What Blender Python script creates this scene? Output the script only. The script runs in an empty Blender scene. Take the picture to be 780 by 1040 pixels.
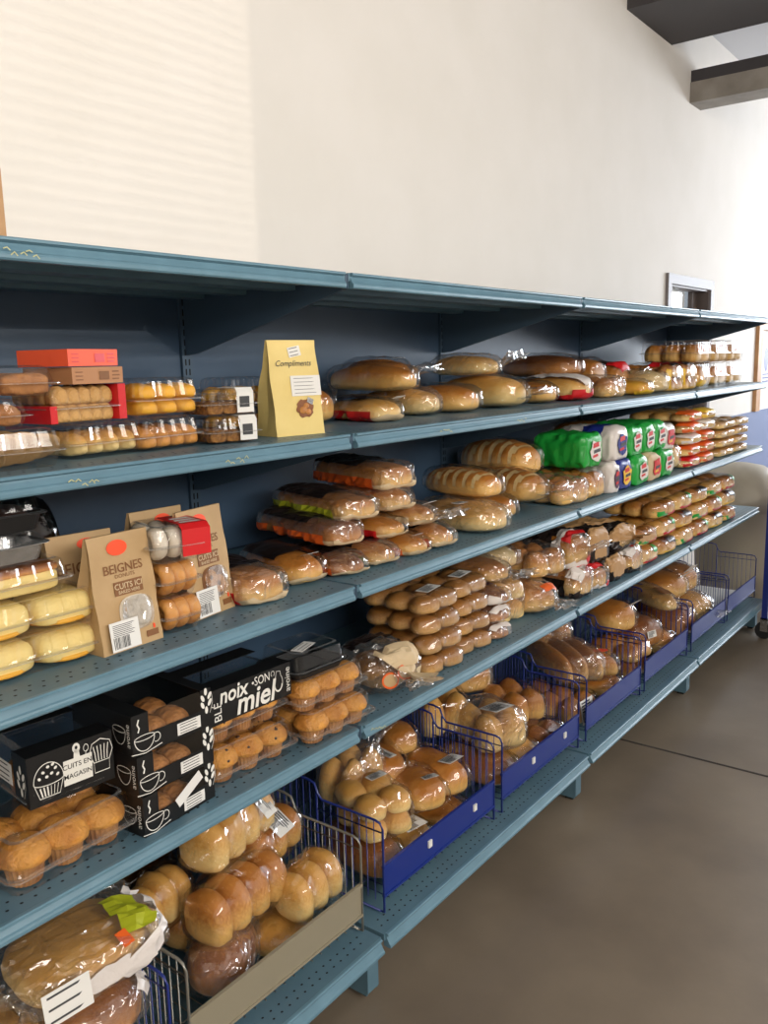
import bpy, math, random
from mathutils import Vector, Matrix, noise
R = math.radians
sc = bpy.context.scene
col = sc.collection

# ------------------------------------------------------------------ camera
CAM = Vector((-1.5195, -1.2459, 1.5945))
CR = Vector((0.60390294, -0.79674123, -0.02246445))
CU = Vector((0.15039055, 0.08622243, 0.98485957))
CF = Vector((0.78274129, 0.59813803, -0.17189233))
FPX = 875.4
cd = bpy.data.cameras.new('camera')
cam = bpy.data.objects.new('camera', cd)
col.objects.link(cam)
m = Matrix.Identity(4)
for i in range(3):
    m[i][0], m[i][1], m[i][2], m[i][3] = CR[i], CU[i], -CF[i], CAM[i]
cam.matrix_world = m
cd.sensor_fit = 'VERTICAL'
cd.sensor_height = 36.0
cd.lens = FPX / 1040 * 36.0
cd.clip_start = 0.02
sc.camera = cam

# ------------------------------------------------------------------ light
world = bpy.data.worlds.new('world')
sc.world = world
world.use_nodes = True
bg = world.node_tree.nodes['Background']
bg.inputs[0].default_value = (0.75, 0.87, 1.0, 1)
bg.inputs[1].default_value = 0.8


def area(name, loc, rot, sx, sy, energy, colour):
    d = bpy.data.lights.new(name, 'AREA')
    d.shape = 'RECTANGLE'
    d.size, d.size_y = sx, sy
    d.energy = energy
    d.color = colour
    o = bpy.data.objects.new(name, d)
    o.location = loc
    o.rotation_euler = rot
    col.objects.link(o)
    return o


# daylight through the shop windows opposite the shelving and at the far end
area('daylight_front', (-1.25, -4.38, 2.75), (R(80), 0, 0), 5.3, 1.1, 190, (1.0, 0.935, 0.85))
area('daylight_end', (9.0, -2.1, 2.25), (R(90), 0, R(90)), 3.8, 1.8, 300, (0.86, 0.92, 1.0))
sund = bpy.data.lights.new('sun', 'SUN')
sund.energy = 0.55
sund.angle = R(0.3)
sund.color = (1.0, 0.88, 0.74)
sun = bpy.data.objects.new('sun', sund)
SUN_DIR = Vector((-0.20, 0.97, -0.125)).normalized()      # low sun through the front blinds
sun.rotation_euler = SUN_DIR.to_track_quat('-Z', 'Y').to_euler()
col.objects.link(sun)

sc.view_settings.view_transform = 'Standard'
sc.view_settings.look = 'None'
sc.view_settings.exposure = 0.0
sc.view_settings.gamma = 1.0
sc.view_settings.use_curve_mapping = False
try:
    sc.cycles.transparent_max_bounces = 24
    sc.cycles.max_bounces = 8
except Exception:
    pass

W = 1.22                      # bay width
ZS = {1: 1.790, 2: 1.4346, 3: 1.0786, 4: 0.7247, 5: 0.1862}
D = 0.565                     # shelf depth
YB = -0.054                   # front of the base deck
YW = 0.66                     # face of the back wall


def ray(px, py):
    return CR * ((px - 390) / FPX) + CU * ((520 - py) / FPX) + CF


def at(s, px, py, h=0.0):
    d = ray(px, py)
    z = ZS[s] + h
    P = CAM + d * ((z - CAM.z) / d.z)
    return (P.x, P.y, z)


# ------------------------------------------------------------------ materials
MATS = {}


def lin(c):
    return tuple(((v / 12.92) if v <= 0.04045 else ((v + 0.055) / 1.055) ** 2.4) for v in [q / 255 for q in c]) + (1,)


def mat(name, c, rough=0.5, metal=0.0, c2=None, scale=20, bump=0.0, bscale=80, spec=0.5, rnd=0.0, detail=4, contrast=(0.35, 0.65)):
    if name in MATS:
        return MATS[name]
    mt = bpy.data.materials.new(name)
    mt.use_nodes = True
    nt = mt.node_tree
    b = nt.nodes['Principled BSDF']
    b.inputs['Base Color'].default_value = lin(c)
    b.inputs['Roughness'].default_value = rough
    b.inputs['Metallic'].default_value = metal
    b.inputs['Specular IOR Level'].default_value = spec
    tc = nt.nodes.new('ShaderNodeTexCoord')
    src = None
    if c2 is not None:
        n = nt.nodes.new('ShaderNodeTexNoise')
        n.inputs['Scale'].default_value = scale
        n.inputs['Detail'].default_value = detail
        nt.links.new(tc.outputs['Object'], n.inputs['Vector'])
        r = nt.nodes.new('ShaderNodeValToRGB')
        r.color_ramp.elements[0].position, r.color_ramp.elements[1].position = contrast
        r.color_ramp.elements[0].color = lin(c)
        r.color_ramp.elements[1].color = lin(c2)
        nt.links.new(n.outputs['Fac'], r.inputs[0])
        src = r.outputs[0]
    if rnd:
        oi = nt.nodes.new('ShaderNodeObjectInfo')
        mr = nt.nodes.new('ShaderNodeMapRange')
        mr.inputs[3].default_value = 1 - rnd
        mr.inputs[4].default_value = 1 + rnd
        nt.links.new(oi.outputs['Random'], mr.inputs[0])
        hs = nt.nodes.new('ShaderNodeHueSaturation')
        if src:
            nt.links.new(src, hs.inputs['Color'])
        else:
            hs.inputs['Color'].default_value = lin(c)
        nt.links.new(mr.outputs[0], hs.inputs['Value'])
        src = hs.outputs[0]
    if src:
        nt.links.new(src, b.inputs['Base Color'])
    if bump:
        n2 = nt.nodes.new('ShaderNodeTexNoise')
        n2.inputs['Scale'].default_value = bscale
        n2.inputs['Detail'].default_value = 5
        nt.links.new(tc.outputs['Object'], n2.inputs['Vector'])
        bp = nt.nodes.new('ShaderNodeBump')
        bp.inputs['Strength'].default_value = bump
        bp.inputs['Distance'].default_value = 0.01
        nt.links.new(n2.outputs['Fac'], bp.inputs['Height'])
        nt.links.new(bp.outputs[0], b.inputs['Normal'])
    MATS[name] = mt
    return mt


def film(name, base=0.05, edge=0.45, rough=0.12, bump=0.5, bscale=35, tint=(255, 255, 255), milk=0.0, ridged=False):
    """thin clear plastic: see-through, with sharp window reflections on its creases"""
    if name in MATS:
        return MATS[name]
    mt = bpy.data.materials.new(name)
    mt.use_nodes = True
    nt = mt.node_tree
    nt.nodes.remove(nt.nodes['Principled BSDF'])
    out = nt.nodes['Material Output']
    tr = nt.nodes.new('ShaderNodeBsdfTransparent')
    tr.inputs[0].default_value = lin(tint)
    gl = nt.nodes.new('ShaderNodeBsdfGlossy')
    gl.inputs['Roughness'].default_value = rough
    lw = nt.nodes.new('ShaderNodeLayerWeight')
    lw.inputs[0].default_value = 0.35
    mr = nt.nodes.new('ShaderNodeMapRange')
    mr.inputs[3].default_value = base
    mr.inputs[4].default_value = edge
    nt.links.new(lw.outputs['Facing'], mr.inputs[0])
    mx = nt.nodes.new('ShaderNodeMixShader')
    nt.links.new(mr.outputs[0], mx.inputs[0])
    nt.links.new(tr.outputs[0], mx.inputs[1])
    nt.links.new(gl.outputs[0], mx.inputs[2])
    if bump:
        tc = nt.nodes.new('ShaderNodeTexCoord')
        n = nt.nodes.new('ShaderNodeTexNoise')
        n.inputs['Scale'].default_value = bscale
        n.inputs['Detail'].default_value = 4
        n.inputs['Distortion'].default_value = 0.6
        mp = nt.nodes.new('ShaderNodeMapping')
        mp.inputs['Scale'].default_value = (1.0, 0.45, 1.0)
        mp.inputs['Rotation'].default_value = (0.3, 0.2, 0.5)
        if ridged:
            n.noise_type = 'RIDGED_MULTIFRACTAL'
            n.normalize = True
        nt.links.new(tc.outputs['Object'], mp.inputs['Vector'])
        nt.links.new(mp.outputs[0], n.inputs['Vector'])
        bp = nt.nodes.new('ShaderNodeBump')
        bp.inputs['Strength'].default_value = bump
        bp.inputs['Distance'].default_value = 0.02
        nt.links.new(n.outputs['Fac'], bp.inputs['Height'])
        nt.links.new(bp.outputs[0], gl.inputs['Normal'])
        nt.links.new(bp.outputs[0], lw.inputs['Normal'])
    last = mx
    if milk:
        df = nt.nodes.new('ShaderNodeBsdfDiffuse')
        df.inputs[0].default_value = (0.8, 0.8, 0.8, 1)
        m2 = nt.nodes.new('ShaderNodeMixShader')
        m2.inputs[0].default_value = milk
        nt.links.new(mx.outputs[0], m2.inputs[1])
        nt.links.new(df.outputs[0], m2.inputs[2])
        last = m2
    nt.links.new(last.outputs[0], out.inputs['Surface'])
    MATS[name] = mt
    return mt


M_STEEL = mat('shelf_paint', (88, 120, 135), 0.42, c2=(80, 110, 126), scale=9, bump=0.02, bscale=60)
M_RAIL = mat('rail_paint', (98, 133, 150), 0.36, c2=(90, 124, 140), scale=14)
M_DARKSTEEL = mat('upright_paint', (66, 88, 108), 0.45)
M_BACK = mat('back_panel_paint', (64, 86, 110), 0.42, c2=(58, 79, 102), scale=5)
M_BLACK = mat('black_hole', (6, 8, 10), 0.8)
M_WALL = mat('wall_paint', (232, 226, 218), 0.75, c2=(228, 222, 213), scale=3, bump=0.01, bscale=150)
M_WALLSHADE = mat('wall_lower_shade', (120, 132, 165), 0.7)
M_CEIL = mat('ceiling_white', (205, 205, 208), 0.8)
M_BEAM = mat('beam_dark', (62, 58, 60), 0.6)
M_BEAM2 = mat('beam_grey', (150, 143, 134), 0.6, c2=(128, 121, 112), scale=6)
M_FLOOR = mat('concrete', (134, 121, 104), 0.38, c2=(106, 94, 80), scale=2.2, bump=0.03, bscale=40, detail=8, contrast=(0.3, 0.75))
M_SEAM = mat('floor_seam', (52, 45, 39), 0.9)
M_BLUEW = mat('blue_wire', (28, 44, 118), 0.35)
M_BLUEP = mat('blue_panel', (22, 44, 124), 0.35)
M_GREYW = mat('grey_wire', (140, 137, 128), 0.35, metal=0.5)
M_GREYP = mat('beige_panel', (140, 132, 112), 0.45)
M_WHITE = mat('white_paper', (225, 223, 218), 0.6)
M_INK = mat('dark_ink', (60, 60, 62), 0.6)
M_BLACKCARD = mat('black_card', (18, 18, 19), 0.42)
M_CHALK = mat('white_print', (228, 226, 218), 0.6)
M_KRAFT = mat('kraft_paper', (188, 156, 112), 0.6, c2=(178, 146, 102), scale=12, bump=0.15, bscale=18)
M_KRAFTD = mat('kraft_print', (128, 84, 46), 0.6)
M_KRAFTL = mat('kraft_light', (205, 182, 145), 0.6)
M_BEIGE = mat('yellow_paper', (226, 202, 128), 0.5, c2=(218, 192, 116), scale=10, bump=0.2, bscale=14)
M_ORANGE = mat('orange_sticker', (250, 82, 40), 0.45)
M_ORCARD = mat('orange_card', (236, 88, 48), 0.5)
M_BRCARD = mat('brown_card', (176, 124, 82), 0.6)
M_RED = mat('red_print', (206, 32, 36), 0.35)
M_OR2 = mat('orange_print', (226, 98, 34), 0.35)
M_GREEN = mat('green_pack', (34, 160, 62), 0.3, bump=0.4, bscale=30)
M_LIME = mat('lime_print', (172, 178, 40), 0.35)
M_BLUEPK = mat('blue_pack', (34, 48, 132), 0.3, bump=0.4, bscale=30)
M_YEL = mat('yellow_print', (236, 190, 52), 0.35)
M_PURPLE = mat('purple_print', (84, 44, 76), 0.35)
M_DARKPK = mat('dark_print', (34, 26, 24), 0.3)
M_WHITEPK = mat('white_pack', (222, 214, 208), 0.3, bump=0.4, bscale=30)
M_KRAFTPK = mat('tan_pack', (182, 142, 96), 0.35, bump=0.4, bscale=30)
M_SILVER = mat('silver_foil', (190, 190, 190), 0.25, metal=0.9, bump=0.5, bscale=25)
# breads
def crust(name, top, side, scale=14, bump=0.3, rnd=0.12, lo=0.30, hi=0.72):
    mt = mat(name, top, 0.48, c2=side, scale=scale, bump=bump, bscale=85, rnd=rnd)
    nt = mt.node_tree
    rmp = [n for n in nt.nodes if n.type == 'VALTORGB'][0]
    noi = [n for n in nt.nodes if n.type == 'TEX_NOISE' and n.outputs['Fac'].links and n.outputs['Fac'].links[0].to_node == rmp][0]
    tc = [n for n in nt.nodes if n.type == 'TEX_COORD'][0]
    sep = nt.nodes.new('ShaderNodeSeparateXYZ')
    nt.links.new(tc.outputs['Generated'], sep.inputs[0])
    mr = nt.nodes.new('ShaderNodeMapRange')
    mr.inputs[1].default_value, mr.inputs[2].default_value = lo, hi
    mr.inputs[3].default_value, mr.inputs[4].default_value = 0.0, 1.0
    nt.links.new(sep.outputs['Z'], mr.inputs[0])
    ad = nt.nodes.new('ShaderNodeMath')
    ad.operation = 'MULTIPLY_ADD'
    ad.inputs[1].default_value = 1.1
    ad.inputs[2].default_value = -0.55
    nt.links.new(noi.outputs['Fac'], ad.inputs[0])
    sm = nt.nodes.new('ShaderNodeMath')
    sm.operation = 'ADD'
    nt.links.new(ad.outputs[0], sm.inputs[0])
    nt.links.new(mr.outputs[0], sm.inputs[1])
    nt.links.new(sm.outputs[0], rmp.inputs[0])
    e = rmp.color_ramp.elements
    e[0].position, e[1].position = 0.05, 0.95
    e[0].color, e[1].color = lin(side), lin(top)
    mid = rmp.color_ramp.elements.new(0.5)
    mid.color = lin(tuple((a * .45 + b_ * .55) for a, b_ in zip(top, side)))
    return mt


M_BREAD = crust('crust_golden', (186, 118, 46), (236, 190, 112))
M_PALE = crust('crust_pale', (216, 160, 78), (244, 212, 142), rnd=0.08)
M_DARKB = crust('crust_dark', (134, 78, 34), (196, 134, 70))
M_TAN = crust('crust_tan', (166, 112, 52), (206, 160, 96))
M_CRUMB = mat('crumb', (232, 204, 150), 0.7, c2=(220, 188, 128), scale=30, bump=0.4, bscale=150)
M_COOKIE = mat('cookie', (206, 162, 100), 0.7, c2=(190, 142, 80), scale=40, bump=0.6, bscale=90, rnd=0.08)
M_COOKIE2 = mat('cookie_brown', (176, 118, 62), 0.7, c2=(152, 96, 48), scale=40, bump=0.6, bscale=90, rnd=0.1)
M_CHIP = mat('chocolate_chip', (48, 26, 18), 0.5)
M_MUFFIN = mat('muffin_top', (214, 152, 68), 0.6, c2=(182, 118, 44), scale=25, bump=0.7, bscale=110, rnd=0.08)
M_CUP = mat('baking_cup', (182, 128, 72), 0.6, c2=(146, 92, 46), scale=30)
M_YELLOWC = mat('lemon_cake', (234, 176, 58), 0.55, c2=(222, 152, 40), scale=18, bump=0.2, bscale=90, rnd=0.08)
M_SPONGE = mat('sponge_cake', (240, 216, 142), 0.65, c2=(234, 204, 124), scale=20, bump=0.3, bscale=120)
M_DONUT = mat('donut', (206, 146, 74), 0.5, c2=(184, 120, 52), scale=20, bump=0.3, bscale=90, rnd=0.08)
M_SUGAR = mat('sugar_donut', (222, 212, 196), 0.8, c2=(206, 190, 166), scale=20, bump=0.3, bscale=120)
M_GRAN = mat('granola', (160, 112, 54), 0.7, c2=(108, 66, 28), scale=90, bump=0.9, bscale=120, rnd=0.05)
M_FILM = film('bag_film', 0.07, 0.45, 0.07, 0.7, 22, ridged=True)
M_FILMC = film('bag_film_crumpled', 0.12, 0.55, 0.09, 1.0, 32, milk=0.03, ridged=True)
M_PET = film('clear_plastic', 0.05, 0.36, 0.08, 0.12, 16)
M_RIM = film('clear_plastic_rim', 0.30, 0.8, 0.10, 0.0, 16, milk=0.10)
M_TINT = film('smoked_plastic', 0.06, 0.5, 0.06, 0.1, 20, tint=(120, 118, 112))
M_GLASS = film('window_glass', 0.04, 0.6, 0.02, 0.0)
M_BIN = mat('beige_plastic', (178, 168, 148), 0.5)
M_WOOD = mat('wood_trim', (196, 150, 104), 0.5, c2=(176, 128, 84), scale=8)
M_BROWNF = mat('brown_frame', (92, 80, 74), 0.5)
M_FRAME = mat('grey_frame', (122, 113, 112), 0.5)
M_RUBBER = mat('rubber', (22, 22, 24), 0.7)
M_YELTAPE = mat('tape_residue', (186, 184, 132), 0.6)
M_CARD = mat('cardboard', (176, 138, 98), 0.7)


# ------------------------------------------------------------------ mesh helpers
class MB:
    def __init__(s):
        s.v, s.f, s.mi, s.mats = [], [], [], []

    def m(s, mt):
        if mt not in s.mats:
            s.mats.append(mt)
        return s.mats.index(mt)

    def quad(s, pts, mt):
        n = len(s.v)
        s.v += [tuple(p) for p in pts]
        s.f.append(tuple(range(n, n + len(pts))))
        s.mi.append(s.m(mt))

    def box(s, x0, x1, y0, y1, z0, z1, mt):
        n = len(s.v)
        s.v += [(x0, y0, z0), (x1, y0, z0), (x1, y1, z0), (x0, y1, z0), (x0, y0, z1), (x1, y0, z1), (x1, y1, z1), (x0, y1, z1)]
        k = s.m(mt)
        for f in ((3, 2, 1, 0), (4, 5, 6, 7), (0, 1, 5, 4), (1, 2, 6, 5), (2, 3, 7, 6), (3, 0, 4, 7)):
            s.f.append(tuple(n + i for i in f))
            s.mi.append(k)
        return s

    def prism(s, prof, axis, a0, a1, mt):
        """closed polygon of 2-D points swept along an axis ('x': points are (y, z); 'y': (x, z); 'z': (x, y))"""
        n = len(s.v)
        k = s.m(mt)

        def P(p, a):
            return {'x': (a, p[0], p[1]), 'y': (p[0], a, p[1]), 'z': (p[0], p[1], a)}[axis]
        s.v += [P(p, a0) for p in prof] + [P(p, a1) for p in prof]
        q = len(prof)
        for i in range(q):
            j = (i + 1) % q
            s.f.append((n + i, n + j, n + q + j, n + q + i))
            s.mi.append(k)
        s.f.append(tuple(n + i for i in range(q))[::-1])
        s.f.append(tuple(n + q + i for i in range(q)))
        s.mi += [k, k]
        return s

    def tube(s, pts, r, mt, n=6):
        pts = [Vector(p) for p in pts]
        k = s.m(mt)
        rings = []
        for i, p in enumerate(pts):
            a = pts[max(i - 1, 0)]
            b = pts[min(i + 1, len(pts) - 1)]
            t = (b - a).normalized()
            u = t.cross(Vector((0, 0, 1)))
            if u.length < 0.1:
                u = t.cross(Vector((1, 0, 0)))
            u.normalize()
            w = t.cross(u)
            b0 = len(s.v)
            for q in range(n):
                an = 2 * math.pi * q / n
                s.v.append(tuple(p + (u * math.cos(an) + w * math.sin(an)) * r))
            rings.append(b0)
        for a, b in zip(rings, rings[1:]):
            for q in range(n):
                s.f.append((a + q, a + (q + 1) % n, b + (q + 1) % n, b + q))
                s.mi.append(k)
        for a in (rings[0], rings[-1]):
            s.f.append(tuple(a + q for q in range(n)))
            s.mi.append(k)
        return s

    def rings(s, rs, mt, cap0=True, cap1=True, fn=None):
        """rs: list of equally long closed rings"""
        n = len(s.v)
        q = len(rs[0])
        for r in rs:
            s.v += [tuple(p) for p in r]
        for i in range(len(rs) - 1):
            for j in range(q):
                j2 = (j + 1) % q
                s.f.append((n + i * q + j, n + i * q + j2, n + (i + 1) * q + j2, n + (i + 1) * q + j))
                s.mi.append(s.m(fn(i, j) if fn else mt))
        if cap0:
            s.f.append(tuple(n + j for j in range(q))[::-1])
            s.mi.append(s.m(fn(0, 0) if fn else mt))
        if cap1:
            b = n + (len(rs) - 1) * q
            s.f.append(tuple(b + j for j in range(q)))
            s.mi.append(s.m(fn(len(rs) - 2, 0) if fn else mt))
        return s

    def mesh(s, name, smooth=False):
        me = bpy.data.meshes.new(name)
        me.from_pydata(s.v, [], s.f)
        for mt in s.mats:
            me.materials.append(mt)
        me.polygons.foreach_set('material_index', s.mi)
        if smooth:
            me.polygons.foreach_set('use_smooth', [True] * len(me.polygons))
        me.update()
        return me

    def obj(s, name, parent=None, smooth=False):
        return link(name, s.mesh(name, smooth), parent)


def link(name, me, parent=None, loc=None, rot=None, scale=None):
    o = bpy.data.objects.new(name, me)
    col.objects.link(o)
    if parent is not None:
        o.parent = parent
    if loc is not None:
        o.location = loc
    if rot is not None:
        o.rotation_euler = rot
    if scale is not None:
        o.scale = scale
    return o


def tag(o, label, cat, group=None):
    o['label'] = label
    o['category'] = cat
    if group:
        o['group'] = group
    return o


def struct(o):
    o['kind'] = 'structure'
    return o


def thing(name, label, cat, loc, yaw=0, group=None, rx=0, ry=0):
    o = bpy.data.objects.new(name, None)
    o.empty_display_size = 0.05
    col.objects.link(o)
    o.location = loc
    o.rotation_euler = (R(rx), R(ry), R(yaw))
    return tag(o, label, cat, group)


def spow(v, e):
    return math.copysign(abs(v) ** e, v)


def nz(x, y, z, f, s):
    return noise.noise(Vector((x * f + s * 7.3, y * f - s * 3.1, z * f + s * 1.7)))


def blob(name, L, Wd, H, mt, k=2.6, e=2.3, nt=20, na=20, bump=0.05, freq=14, seed=1, score=None, mt2=None, slices=0, bot=0.4):
    """a baked shape lying along y: y 0..L, base at z 0, domed top, flattened bottom"""
    b = MB()
    rs = []
    for i in range(nt + 1):
        t = 0.5 - 0.5 * math.cos(math.pi * (0.012 + 0.976 * i / nt))
        s = max(0.0, 1 - abs(2 * t - 1) ** k) ** (1 / k)
        ring = []
        for j in range(na):
            a = 2 * math.pi * j / na
            ca, sa = math.cos(a), math.sin(a)
            x = Wd / 2 * s * spow(ca, 2 / e)
            z = bot * H + ((1 - bot) * H * s * spow(sa, 2 / e) if sa >= 0 else bot * H * (s ** 0.6) * spow(sa, 2 / 4.5))
            y = t * L
            d = 1 + bump * nz(x, y, z, freq / max(L, Wd) * 0.35, seed)
            if slices:
                d *= 1 - 0.045 * abs(math.cos(math.pi * slices * t)) ** 24
            if score and sa > -0.1:
                ph = (t * score + 0.25 * ca) % 1.0
                if 0.05 < t < 0.93:
                    d *= 1 + (0.035 if ph > 0.4 else -0.02)
            ring.append((x * d, y, bot * H + (z - bot * H) * d))
        rs.append(ring)

    def fn(i, j):
        if not score:
            return mt
        t = 0.5 - 0.5 * math.cos(math.pi * (0.012 + 0.976 * (i + .5) / nt))
        a = 2 * math.pi * (j + .5) / na
        ph = (t * score + 0.25 * math.cos(a)) % 1.0
        return mt2 if (math.sin(a) > 0.05 and 0.08 < t < 0.9 and ph < 0.42) else mt
    b.rings(rs, mt, fn=fn if score else None)
    return b.mesh(name, True)


CACHE = {}


def bun_mesh(mt, seed=0, H=0.62, k=2.3):
    key = ('bun', mt.name, seed, H, k)
    if key not in CACHE:
        CACHE[key] = blob('bun', 1, 1, H, mt, k=k, e=2.1, nt=12, na=16, bump=0.12, freq=9, seed=seed, bot=0.36)
    return CACHE[key]


def wrap(L, Wd, H, mg=0.006, e=2.6, k=4.0, tail=None, prints=(), seed=1, mt=None, lobes=0, crumple=0.006, nt=30, na=34, squeeze=1.0):
    """plastic bag around a content of L x Wd x H: closed body, optional twisted tail"""
    mt = mt or M_FILM
    b = MB()
    rs, ts = [], []
    tot = L + 2 * mg
    cz = (H + mg) * 0.45

    def ring(y, rx, rz, t, cr, pleat=0.0, lift=0.0):
        out = []
        for j in range(na):
            a = 2 * math.pi * j / na
            ca, sa = math.cos(a), math.sin(a)
            x = rx * spow(ca, 2 / e)
            up, dn = rz * 1.1, min(rz * 0.9, cz)
            z = cz + (up * spow(sa, 2 / e) if sa >= 0 else dn * spow(sa, 2 / 4.5))
            n = 0.9 - 2.2 * abs(nz(x, y, z, 17, seed)) + 0.9 - 2.0 * abs(nz(x, y, z, 38, seed + 4))
            n = n * 0.8 - 0.35
            d = 1 + cr * n / max(0.03, min(rx, rz)) + pleat * math.sin(a * 6 + seed)
            zz = cz + (z - cz) * d + lift
            out.append((x * d, y, max(zz, 0.0008)))
        return out
    i0 = 0.02
    for i in range(nt + 1):
        t = 0.5 - 0.5 * math.cos(math.pi * (i0 + (1 - 2 * i0) * i / nt))
        s = max(0.02, 1 - abs(2 * t - 1) ** k) ** (1 / k)
        lb = 1 + (0.03 * math.cos(2 * math.pi * lobes * t + math.pi) if lobes else 0)
        rs.append(ring(-mg + t * tot, (Wd / 2 + mg) * s * lb, (H / 2 + mg) * s * lb, t, crumple))
        ts.append(t)
    rnd = random.Random(seed)
    if tail:
        lf = rnd.uniform(0.0, 0.03)
        tl = [(0.012, 0.22 * Wd, 0.2 * H, .1), (0.028, 0.012, 0.012, .1), (0.042, 0.016, 0.011, .2), (0.062, 0.032, 0.010, .25), (0.088, 0.05, 0.012, .3)]
        if tail == 'back':
            for q, (dy, rx, rz, pl) in enumerate(tl):
                rs.append(ring(tot - mg + dy, rx, rz, 1, 0.004, pl, lf * q))
                ts.append(1.1)
        else:
            for q, (dy, rx, rz, pl) in enumerate(tl):
                rs.insert(0, ring(-mg - dy, rx, rz, 0, 0.004, pl, lf * q * 0.4))
                ts.insert(0, -0.1)

    def fn(i, j):
        t = ts[i]
        a = (math.degrees(2 * math.pi * (j + .5) / na)) % 360
        for t0, t1, a0, a1, pm in prints:
            if t0 <= t <= t1 and a0 <= a <= a1:
                return pm
        return mt
    b.rings(rs, mt, fn=fn)
    return b.mesh('wrap', mt is not M_FILMC)


def sticker(parent, w, h, loc, rot, lines=4, barcode=True, name='label', ground=None):
    """paper label with tiny illegible print"""
    b = MB()
    b.box(-w / 2, w / 2, -h / 2, h / 2, 0, 0.0006, ground or M_WHITE)
    o = b.obj(name, parent)
    o.location, o.rotation_euler = loc, rot
    p = MB()
    rr = random.Random(int(w * 1e4 + h * 1e5))
    z = 0.0009
    if barcode:
        x = -w * 0.42
        while x < w * 0.1:
            d = rr.choice((0.0008, 0.0014, 0.002))
            p.quad([(x, -h * .42, z), (x + d, -h * .42, z), (x + d, -h * .02, z), (x, -h * .02, z)], M_INK)
            x += d + rr.choice((0.001, 0.0018))
    for i in range(lines):
        y = h * (0.38 - 0.36 * i / max(1, lines - 1)) if barcode else h * (0.36 - 0.72 * i / max(1, lines - 1))
        t = h * (0.034 if lines < 5 else 0.011)
        p.quad([(-w * .4, y - t, z), (w * rr.uniform(.15, .42), y - t, z), (w * .3, y + t, z), (-w * .4, y + t, z)], M_INK)
    p.obj('print', o)
    return o


def text(parent, s, size, loc, rot, mt, shear=0.0, bold=0.0, name='lettering', sx=1.0):
    key = ('txt', s, mt.name, shear, bold)
    if key not in CACHE:
        cu = bpy.data.curves.new('lettering', 'FONT')
        cu.body = s
        cu.size = 1.0
        cu.align_x, cu.align_y = 'CENTER', 'CENTER'
        cu.shear = shear
        cu.offset = bold
        cu.resolution_u = 3
        t = bpy.data.objects.new('tmp', cu)
        col.objects.link(t)
        me = bpy.data.meshes.new_from_object(t)
        bpy.data.objects.remove(t)
        me.materials.clear()
        me.materials.append(mt)
        CACHE[key] = me
    return link(name, CACHE[key], parent, loc, rot, (size * sx, size, 1))


def stroke(b, pts, w, mt, y=0.0, closed=False):
    """flat ribbon in the x-z plane at depth y (a printed line)"""
    P = [Vector((p[0], p[1])) for p in pts]
    if closed:
        P.append(P[0])
    L, Rr = [], []
    for i, p in enumerate(P):
        a, c = P[max(i - 1, 0)], P[min(i + 1, len(P) - 1)]
        if closed and i in (0, len(P) - 1):
            a, c = P[-2], P[1]
        t = (c - a).normalized()
        n = Vector((-t.y, t.x)) * w / 2
        L.append(p + n)
        Rr.append(p - n)
    for i in range(len(P) - 1):
        b.quad([(Rr[i].x, y, Rr[i].y), (Rr[i + 1].x, y, Rr[i + 1].y), (L[i + 1].x, y, L[i + 1].y), (L[i].x, y, L[i].y)], mt)


def disc(b, cx, cz, rx, rz, mt, y=0.0, n=18, ang=0.0):
    pts = []
    for i in range(n):
        a = 2 * math.pi * i / n
        x, z = rx * math.cos(a), rz * math.sin(a)
        pts.append((cx + x * math.cos(ang) - z * math.sin(ang), y, cz + x * math.sin(ang) + z * math.cos(ang)))
    b.quad(pts, mt)


def arc(cx, cz, rx, rz, a0, a1, n=12):
    return [(cx + rx * math.cos(R(a0 + (a1 - a0) * i / n)), cz + rz * math.sin(R(a0 + (a1 - a0) * i / n))) for i in range(n + 1)]


# ------------------------------------------------------------------ the room
def rect_wall(name, axis, c0, c1, u0, u1, z0, z1, holes, mt):
    """wall slab with rectangular openings; axis 'y': slab between y=c0..c1, u is x; axis 'x': u is y"""
    b = MB()
    us = sorted({u0, u1} | {h[0] for h in holes} | {h[1] for h in holes})
    for a, c in zip(us, us[1:]):
        hs = sorted([(h[2], h[3]) for h in holes if h[0] < (a + c) / 2 < h[1]])
        z = z0
        for lo, hi in hs + [(z1, z1)]:
            if lo > z:
                if axis == 'y':
                    b.box(a, c, c0, c1, z, lo, mt)
                else:
                    b.box(c0, c1, a, c, z, lo, mt)
            z = hi
    return struct(b.obj(name))


ZC = 3.62
fl = MB()
fl.box(-4.2, 9.6, -4.6, 0.66, -0.1, 0.0, M_FLOOR)
floor = struct(fl.obj('floor'))
sm = MB()
sm.box(1.785, 1.797, -4.4, 0.6, 0.0, 0.0012, M_SEAM)
sm.box(-4, 9, -2.95, -2.938, 0.0, 0.0012, M_SEAM)
sm.obj('control_joint', floor)
W1 = (3.93, 4.72, 1.15, 2.03)
rect_wall('wall_back', 'y', YW, YW + 0.10, -4.2, 9.6, 0, ZC, [W1], M_WALL)
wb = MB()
wb.box(4.9, 9.5, YW - 0.012, YW, 0.0, 1.12, M_WALLSHADE)  # blue-grey shade on the lower far wall, put in as colour
struct(wb.obj('wall_shade_panel'))
ce = MB()
ce.box(-4.2, 9.6, -4.6, YW + 0.16, ZC, ZC + 0.1, M_CEIL)
struct(ce.obj('ceiling'))
FW = (-4.0, 1.47, 2.2, 3.3)  # unseen window; sill set high to keep low light off the lower shelves
rect_wall('wall_front', 'y', -4.6, -4.5, -4.2, 9.6, 0, ZC, [FW], M_WALL)
rect_wall('wall_right', 'x', 9.5, 9.6, -4.6, 0.66, 0, ZC, [(-4.1, -0.2, 1.3, 3.2)], M_WALL)
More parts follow.
